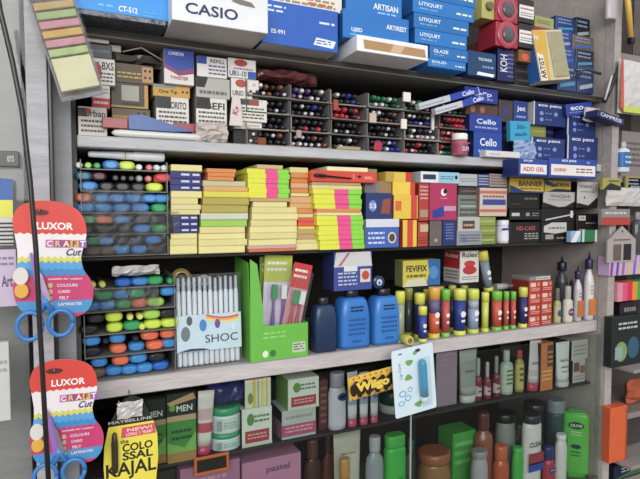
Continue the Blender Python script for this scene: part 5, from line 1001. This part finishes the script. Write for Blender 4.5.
# scissors cards hanging on the left posts
def luxor(px, py, label, s=1.0, Y=-.07):
    X, Z = at(px, py, Y)
    t = thing('scissors_card', label, 'scissors card', (X, Y, Z), (0, math.radians(2), 0))
    k = .001*s
    # outline in millimetres, origin at the hang hole
    L = [(-34, -16), (-36, -4), (-33, 8), (-26, 15), (-14, 19), (0, 20), (16, 18), (30, 12), (37, 4), (41, -8), (41, -20), (38, -32), (36, -42), (39, -56), (46, -66), (50, -78), (49, -92), (44, -102), (34, -108), (18, -106), (2, -102), (-14, -104), (-26, -100), (-32, -90), (-35, -75), (-33, -60), (-31, -48), (-31, -34)]
    L = [(a*.93, b) for a, b in L]; L2 = []
    for i in range(len(L)):   # round the outline (Catmull-Rom)
        p0, p1, p2, p3 = L[i-1], L[i], L[(i+1) % len(L)], L[(i+2) % len(L)]
        for q in (0, .33, .66): L2.append(tuple(.5*(2*b+(c-a)*q+(2*a-5*b+4*c-d)*q*q+(3*b-3*c+d-a)*q**3) for a, b, c, d in zip(p0, p1, p2, p3)))
    def clip(z0, z1):
        lo, hi = [], []
        def cut(P, zc, keep):
            o = []
            for i in range(len(P)):
                a, b = P[i-1], P[i]
                ia, ib = keep(a[1], zc), keep(b[1], zc)
                if ia != ib: q = (zc-a[1])/(b[1]-a[1]); o.append((a[0]+(b[0]-a[0])*q, zc))
                if ib: o.append(b)
            return o
        P = cut(L2, z0, lambda z, c: z >= c); return cut(P, z1, lambda z, c: z <= c)
    mb = MB(); mb.prism([(a*k, b*k) for a, b in L2], 0, .0012, M('c9316e', 'card'))
    def band(z0, z1, cc, y=-.0003, wave=0):
        P = clip(z0, z1)
        if wave:
            Q = []
            for i in range(len(P)):
                a, b = P[i-1], P[i]
                if abs(a[1]-z0) < 1e-6 and abs(b[1]-z0) < 1e-6 and abs(a[0]-b[0]) > 10:
                    n = 40
                    for j in range(1, n): Q.append((a[0]+(b[0]-a[0])*j/n, z0+wave*math.sin(j*math.pi*2/(n/10))))
                Q.append(b)
            P = Q
        n0 = len(P); mb.add([(a*k, y, b*k) for a, b in P], [tuple(range(n0))], M(cc))
    band(-104, -90, '3a90c8', -.0003, 0)
    band(-62, 25, '2f88c8', -.0004, 1.2); band(-55, 25, '4aa0d8', -.00055, 1.2); band(-47, 25, 'd8d23c', -.0007, 1.5); band(-42, 25, 'e8e0e0', -.0009, 1.5); band(-16, 25, 'dc3a2c', -.0011, .9)
    mb.text('LUXOR', 7*k, -7.5*k, 8.0*k, -.0014, M('f4ece8'), wd=36*k, bold=.03)
    for i, (ch, cc) in enumerate(zip('CRAFT', ('8a3a8a', 'c84a7a', 'e0a020', '6a4a9a', 'd84060'))):
        q = 6+8.2*i-12+8; mb.box((q-4)*k, (q+4)*k, -.0015, -.0012, -31*k, -22.5*k, M(('c86aa0', '8a4a9a', 'b83a6a', 'e0b040', '9a5ab0')[i]), b=.0001); mb.text(ch, q*k, -26.7*k, 6.5*k, -.0018, M(('f0e0e8', 'f0c040', 'f0e0d0', '6a2a7a', 'f4e8e8')[i]), bold=.03)
    mb.text('Cut', 26*k, -36*k, 8*k, -.002, M('3a2a5a'), wd=15*k, slant=.3)
    for i, s_2 in enumerate(('COLOURS', 'CARD', 'FELT', 'LAMINATES')): mb.text(s_2, (20+(0, -3, -3, 3)[i])*k, (-73-7*i)*k, 3.4*k, -.0009, M('f0d8e0')); mb.disc(3*k, (-73-7*i)*k, 2.6*k, 2.9*k, -.0009, M('c8b070'))
    mb.text('suitable for cutting', 18*k, -66*k, 3*k, -.0009, M('f0d8e0'), wd=34*k)
    mb.disc(-8*k, 7*k, 9*k, 3.2*k, -.0016, M('5a2420')); mb.build('backing_card', t)
    # scissors strapped to the card, handles below it
    def ring(cx, cz, rx, rz):
        pts = [((cx+rx*math.cos(2*math.pi*i/20))*k, -.006, (cz+rz*math.sin(2*math.pi*i/20))*k) for i in range(21)]
        return pts
    mb = MB(); hb = M('2f7cc4', 'plastic')
    mb.tube(ring(-16, -116, 12, 15), .0026*s, hb); mb.tube(ring(14, -114, 12, 14), .0026*s, hb)
    mb.tube([(-9*k, -.005, -104*k), (-2*k, -.005, -92*k), (-4*k, -.005, -84*k)], .003*s, hb); mb.tube([(7*k, -.005, -103*k), (0, -.005, -92*k), (-4*k, -.005, -84*k)], .003*s, hb)
    h = mb.build('scissor_handles', t)
    mb = MB(); mb.prism([(a*k, b*k) for a, b in [(-8, -92), (1, -92), (-6, -60), (-15, -36), (-17, -38)][::-1]], -.006, -.0035, M('9a6ac0', 'plastic')); mb.prism([(a*k, b*k) for a, b in [(-2, -92), (4, -88), (-4, -62), (-10, -52)][::-1]], -.0065, -.0061, M('b8a8c8', 'metal')); mb.lathe([(2.4*k, 0), (2*k, .0012)], M('c8c8cc', 'metal'), (-3*k, -.0078, -86*k), 'y', n=12); mb.build('scissor_blades', t)
    mb = MB(); mb.disc(-25*k, -62*k, 7*k, 9*k, -.0062, M('d8d0c8', 'plastic')); mb.lathe([(7*k, 0), (7.5*k, .002), (7*k, .005)], M('d8cfc8', 'plastic'), (-25*k, -.006, -62*k), 'y', sy=1.3, n=18); mb.lathe([(6*k, 0), (7*k, .002), (6.5*k, .005)], M('e0a82c', 'plastic'), (-24*k, -.0065, -78*k), 'y', sy=1.2, n=18); mb.build('spare_grips', t)
    MB().tube([(-8*k, -.006, 8*k), (-8*k, -.004, 10*k), (-8*k, .01, 10*k), (-8*k, .031, 12*k)], .001, M('8a8a8a', 'metal')).build('hook', t)
luxor(48, 219, 'red, white and pink wavy card holding blue handled scissors, upper of the two', 1.14)
luxor(62, 376, 'red, white and pink wavy card holding scissors, lower one near picture bottom', 1.08)
# clear pouch of index pads
x0, x1, zb, zt = RW((47, -20, 90, 108), -.06)
t = thing('note_pouch', 'clear pouch of striped index pads hanging tilted at upper left', 'note pouch', (at(66, 44, -.06)[0], -.06, at(66, 44, -.06)[1]), (0, math.radians(-16), 0))
t.scale = (.84, 1, .8); w_ = .062; h_ = .15
mb = MB(); mb.box(-w_/2, w_/2, .002, .003, -.085, .085, M('8a8070', 'clear'), b=.0004); mb.build('pouch_back', t)
mb = MB().crumple(-w_/2-.001, w_/2+.001, -.0125, -.0118, -.085, .085, M('f8f8f8', 'film'), .0008, 6, 14, 9, .6); mb.build('pouch_front', t)
pad_ = [(-.072, -.022, 'e4e0b0', 'large pale yellow pad'), (-.019, -.008, 'b4cc80', 'green index pad'), (-.005, .006, 'd6929c', 'pink index pad'), (.009, .02, 'd8b048', 'amber index pad'), (.023, .034, 'd6929c', 'pink index pad'), (.037, .048, 'a8bc7c', 'green index pad'), (.051, .062, 'c8a86a', 'tan index pad')]
for a, b, cc, lb in pad_:
    o = MB().box(-w_*.44, w_*.44, -.008, .0015, a, b, M(cc, 'paper')).build('index_pad', t); o['label'] = lb
MB().box(-w_*.47, w_*.47, .0016, .0019, -.078, .08, M('4a4038', 'card')).build('dark_insert', t)
mb = MB(); mb.tube([(0, .003, .083), (0, .01, .09), (0, .022, .092)], .001, M('8a8a8a', 'metal')); mb.build('hook', t)
# ------------------------------------------------------------ open glass door at the left
dl = thing('glass_door', 'aluminium framed glass door standing open along the left edge', 'door', (at(38, 200, -.03)[0], -.03, 0), (0, 0, 0))
ax, _ = at(28, 150, -.03); bx_, _ = at(49, 150, -.03); ox = dl.location.x
MB().box(ax-ox, bx_-ox, -.006, .018, .05, 2.25, M('b0afb2', 'worn')).build('stile', dl)['label'] = 'pale mottled door stile'
MB().box(bx_-ox+.0003, bx_-ox+.0045, .0, .016, .05, 2.25, M('2c2a2a', 'plastic')).build('rubber_seal', dl)
MB().box(-.4-ox, ax-ox-.0005, .003, .008, .05, 2.25, M('eceeee', 'glass'), b=.0005).build('glass_pane', dl)
p = []
for (px, py) in ((-6, -30), (0, 10), (12, 60), (22, 110), (30, 180), (36, 250), (40, 330), (44, 400), (49, 490)):
    X, Z = at(px, py, -.13); p.append((X, -.13, Z))
mb = MB(); mb.tube(p, .0028, M('25231f', 'plastic'), n=8); tag(mb.build('rubber_strip'), 'loose dark rubber strip hanging down across the scissors cards', 'strip')
# cards behind the glass at far left
def hcard(label, r, Y, col, art, name='hang_card'):
    x0, x1, zb, zt = RW(r, Y); w_ = x1-x0; h_ = zt-zb
    mb = MB().box(-w_/2, w_/2, 0, .012, 0, h_, M(col, 'card')); art_on(mb, w_, h_, 0, art); tag(mb.build(name, None, ((x0+x1)/2, Y, zb)), label, 'card')
hcard('display card with blue top, yellow band and black comb lines, far left edge', (-40, 178, 13, 246), -.05, 'c8c8c8', [('r', 0, .6, 1, 1, '3460a8'), ('r', 0, .42, 1, .68, 'd8d828')]+[('r', 0, .02+.06*i, 1, .045+.06*i, '33302e') for i in range(6)])
hcard('pale lilac card with faint script below the comb lines, far left edge', (-40, 250, 17, 308), -.05, 'c4b4cc', [('t', .82, .45, .2, '5a4a6a', 'Art', .2), ('l', .6, .7, .95, .9, 2, '8a7a94')])
hcard('whitish box edge behind the glass, far left edge', (-40, 344, 10, 424), -.045, 'c2c3c2', [('l', .7, .6, .95, .8, 2, '9a9a9a')])
hcard('dark grey label bar behind glass at far left, near the top', (-40, 150, 19, 166), -.05, '5c5c5c', [('t', .85, .5, .4, 'b0b0b0', 'ers', .12)])
lb_ = MB().box(-.6, -.072, .05, .06, .05, 2.25, M('bab6b2', 'wood')); o = lb_.build('wall_left'); o['kind'] = 'structure'
# ------------------------------------------------------------ neighbouring bay at the right edge
def rb(label, cat, r, Y, d, col, art=(), **k): return carton(label, cat, r, Y, d, col, art, free=True, **k)
def onshelf(r, Y, zs):
    return min(zs, key=lambda z: abs(z-RW(r, Y)[2]))
SH = (1.86, 1.585, 1.375, 1.225, 1.02, .86)
def ro(label, cat, r, Y, d, col, art=(), **k):
    z = onshelf(r, Y, SH); x0, x1, zb, zt = RW(r, Y); return carton(label, cat, r, Y, d, col, art, base=z+.0003, h=k.pop('h', max(.01, zt-z)), **k)
# rainbow sticky block and purple notes
x0, x1, zb, zt = RW((610, 278, 640, 301), -.012); z0 = SH[2]+.0003
cols_ = ['d88a98', 'e0507c', 'd82c3c', 'e88a28', '3ca83c', '2a8a5c', '3a70b8']
mb = MB(); w_ = x1-x0+.012
for i, cc in enumerate(cols_): mb.box(-w_/2+w_*i/7, -w_/2+w_*(i+1)/7-.0003, 0, .03, 0, .042, M(cc, 'paper'), b=.0004)
zz = RW((610, 278, 640, 301), -.03)[2]
t = tag(mb.build('sticky_note_pad', None, ((x0+x1)/2+.006, -.0312, zz)), 'rainbow striped sticky flag block hanging on the right cabinet', 'note block')
mb = MB(); x0, x1, zb, zt = RW((609, 256, 640, 275), -.03); w_ = x1-x0+.01
mb.box(-w_/2, w_/2, 0, .028, 0, zt-zb, M('c8a8d0', 'card'), b=.0004)
for i in range(6): mb.prism([(-w_/2+w_*(i+.1)/6, 0), (-w_/2+w_*(i+.5)/6, 0), (-w_/2+w_*(i+.75)/6, zt-zb), (-w_/2+w_*(i+.35)/6, zt-zb)], -.0005, -.0002, M(('8a3a8c', '6a4aa0', 'b05a90', 'c8c060', '8a5ab0', 'd0c84a')[i]))
tag(mb.build('candle_pack', None, ((x0+x1)/2+.005, -.0312, zb)), 'lilac pack of slanting striped sticks above the rainbow block', 'pack')
MB()
ro('red and black packet under the rainbow block', 'packet', (620, 302, 640, 318), -.004+.008, .06, '2a1c20', [('r', .1, 0, .9, .5, 'b83030'), ('l', .2, .55, .8, .9, 1, '8a8a8a')], name='packet')
carton('dark printed mouse box with green and blue picture, right edge', 'box', (612, 316, 642, 363), -.045, .02, '1a2422', [('l', .2, .72, .85, .9, 2, 'b8bcb8'), ('e', .3, .3, .2, .2, '7a9a50'), ('e', .7, .35, .2, .22, '2a5a70'), ('r', .1, .15, .35, .4, '8aa0a0')], name='carton', base=LEDGE[1]+.0003)
carton('orange box standing at lower right beside the right post', 'box', (610, 407, 627, 459), -.045, .02, 'dc5a20', [('r', .92, 0, 1, 1, 'a84418')], side='c84e1c', name='carton', base=LEDGE[0]+.0003)
ro('black and blue packet at the bottom right corner', 'packet', (614, 462, 648, 500), .004, .06, '16203c', [('l', .2, .4, .9, .8, 2, 'a8b4d0'), ('p', [(0, .1), (.6, .5), (1, .3), (1, .1)], '4a6a3a')], name='packet')
x0, x1, zb, zt = RW((628, 398, 650, 415), .03)
mb = MB().crumple(x0+.01, x1+.02, .02, .06, SH[4]+.005, SH[4]+.06, M('b85a34', 'matte'), .006, 8, 7, 31); tag(mb.build('cloth'), 'crumpled orange cloth behind the orange box', 'cloth')
ro('white carton in shade, upper right shelf behind hanging bottle', 'box', (622, 132, 650, 168), .03, .08, '8a7f7a', [('l', .1, .2, .9, .8, 5, '5a524e')], name='carton')
ro('grey carton at right edge below the blue white bottle', 'box', (628, 215, 650, 250), .03, .08, '4c4644', [('l', .1, .2, .9, .8, 4, '8a8684')], name='carton')
# hanging items on the right posts
t = bottle('small blue and white bottle hanging on the right cabinet post', 'bottle', 'sanitizer_bottle', (616, 142, 630, 172), -.035, 'ccd4da', 'b0b4b8', capf=.18, capw=.4, sy=.7, lab=('2a64ac', ('l', .2, .3, .8, .7, 2, 'b8d0e8')), labv=(.2, .8), free=True)
MB().tube([(0, 0, .045), (0, -.001, .06), (0, .02, .062), (0, .033, .062)], .0008, M('777777', 'metal')).build('hook', t)
X, Z = at(625, 70, -.04)
x0, x1, zb, zt = RW((620, 60, 644, 114), -.04)
t = thing('white_pouch', 'white pouch with orange left edge and lime base hanging at right edge', 'pouch', ((x0+x1)/2+.006, -.036, zb), (0, 0, 0)); w_ = x1-x0+.012; h_ = zt-zb
mb = MB(); mb.crumple(-w_/2, w_/2, -.006, .006, 0, h_, M('d0ccc8', 'plastic'), .0012, 8, 10, 13, .4); mb.build('pouch_body', t)
mb = MB(); mb.prism([(-w_/2-.004, .012), (-w_/2+.008, .002), (-w_/2+.006, h_*.5), (-w_/2+.002, h_*1.0), (-w_/2-.003, h_*.98)][::-1], -.009, -.0075, M('cc5434', 'plastic')); mb.build('orange_edge', t)
mb = MB(); mb.box(-w_/2+.008, w_/2-.002, -.0095, -.008, .001, .014, M('c8d03c', 'plastic')); mb.build('lime_base', t)
MB().tube([(-w_*.2, 0, h_), (-w_*.2, .02, h_+.004), (-w_*.2, .034, h_+.004)], .0008, M('777777', 'metal')).build('hook', t)
p = [at(*q, -.045) for q in ((626, -30), (630, 5), (633, 38))]
mb = MB(); mb.tube([(x-.006, -.045, z) for x, z in p], .006, M('e0b02c', 'plastic'), rs=[.006, .006, .005], n=10); t = mb.build('yellow_stick')
tag(t, 'long yellow plastic stick hanging down at upper right edge', 'stick')
MB().box(p[2][0]-.0115, p[2][0]-.001, -.051, -.039, p[2][1]-.013, p[2][1]-.0005, M('2e2e32', 'metal')).build('dark_clip', t)['label'] = 'dark metal end clip'
a = at(604, 102, -.03); b = at(622, 62, -.03)
mb = MB(); mb.tube([(a[0], -.03, a[1]), ((a[0]+b[0])/2, -.03, (a[1]+b[1])/2), (b[0], -.03, b[1])], .005, M('2a282a', 'plastic'), n=8); tag(mb.build('black_tube'), 'black tube slanting across the right post near the top', 'tube')
a = at(604, 100, -.035); b = at(611, 76, -.035)
mb = MB(); mb.tube([(a[0], -.037, a[1]), (b[0], -.037, b[1])], .0022, M('cfccca', 'plastic'), n=8); tag(mb.build('white_tube'), 'thin white tube lying alongside the black slanting tube', 'tube')
x0, x1, zb, zt = RW((605, -10, 617, 18), -.03)
t = bottle('small whitish hanging bottle at the very top right', 'bottle', 'hanging_bottle', (605, -12, 617, 18), -.034, 'b8b4b2', '9a9694', capf=.2, capw=.5, sy=.6, free=True)
a = at(610, 205, -.03)
t = bottle('shiny dark grey bottle hanging low at right edge', 'bottle', 'hanging_bottle', (630, 212, 644, 252), -.034, '4a484c', '8a8888', capf=.2, capw=.5, sy=.7, free=True, kind='gloss')
x0, x1, zb, zt = RW((602, 188, 636, 206), -.02)
tag(MB().crumple(x0, x1, -.036, -.026, zb, zt, M('c4bfba', 'paper'), .002, 9, 5, 41).build('tissue_pack'), 'whitish tissue pack fixed across the right post', 'pack')
rb('grey and red striped packet under the whitish tissue pack', 'packet', (602, 209, 630, 225), -.034, .01, '8a8684', [('r', 0, 0, 1, .48, 'b8382c'), ('l', .1, .6, .9, .9, 1, 'c8c4c0')], name='packet')
# white pointed hang card
x0, x1, zb, zt = RW((606, 226, 634, 262), -.03); w_ = x1-x0; h_ = zt-zb
mb = MB().prism([(-w_/2, 0), (-w_/2, h_*.6), (0, h_), (w_/2, h_*.62), (w_/2, 0)][::-1], 0, .004, M('a8a09a', 'card')); mb.disc(0, h_*.85, .0022, .003, -.0003, M('201c1c')); mb.quad(-w_*.3, -w_*.02, h_*.05, h_*.5, -.0003, M('6a5a54')); mb.quad(w_*.06, w_*.34, h_*.05, h_*.5, -.0003, M('221e20')); mb.quad(-w_*.3, w_*.3, h_*.6, h_*.64, -.0004, M('8a4a5a'))
tag(mb.build('hang_card', None, ((x0+x1)/2, -.034, zb)), 'whitish pointed hang card with two dark windows at right edge', 'card')
for i, (r, c) in enumerate((((628, 178, 650, 206), '3a3c54'), ((626, 176, 640, 188), '9a9440'))):
    rb(('dark purple round pack at right edge by the tissue pack', 'dull yellow packet behind the tissue pack')[i], 'packet', r, -.008, .006, c, [('l', .1, .2, .9, .8, 2, 'a0a0b0')], name='packet')
rb('yellow and black small box above the tissue pack', 'box', (603, 178, 621, 190), -.034, .008, 'a89a40', [('p', [(0, 0), (.4, .6), (1, .3), (1, 0)], '24242c'), ('l', .3, .6, .9, .9, 1, '5a5a30')], name='carton')
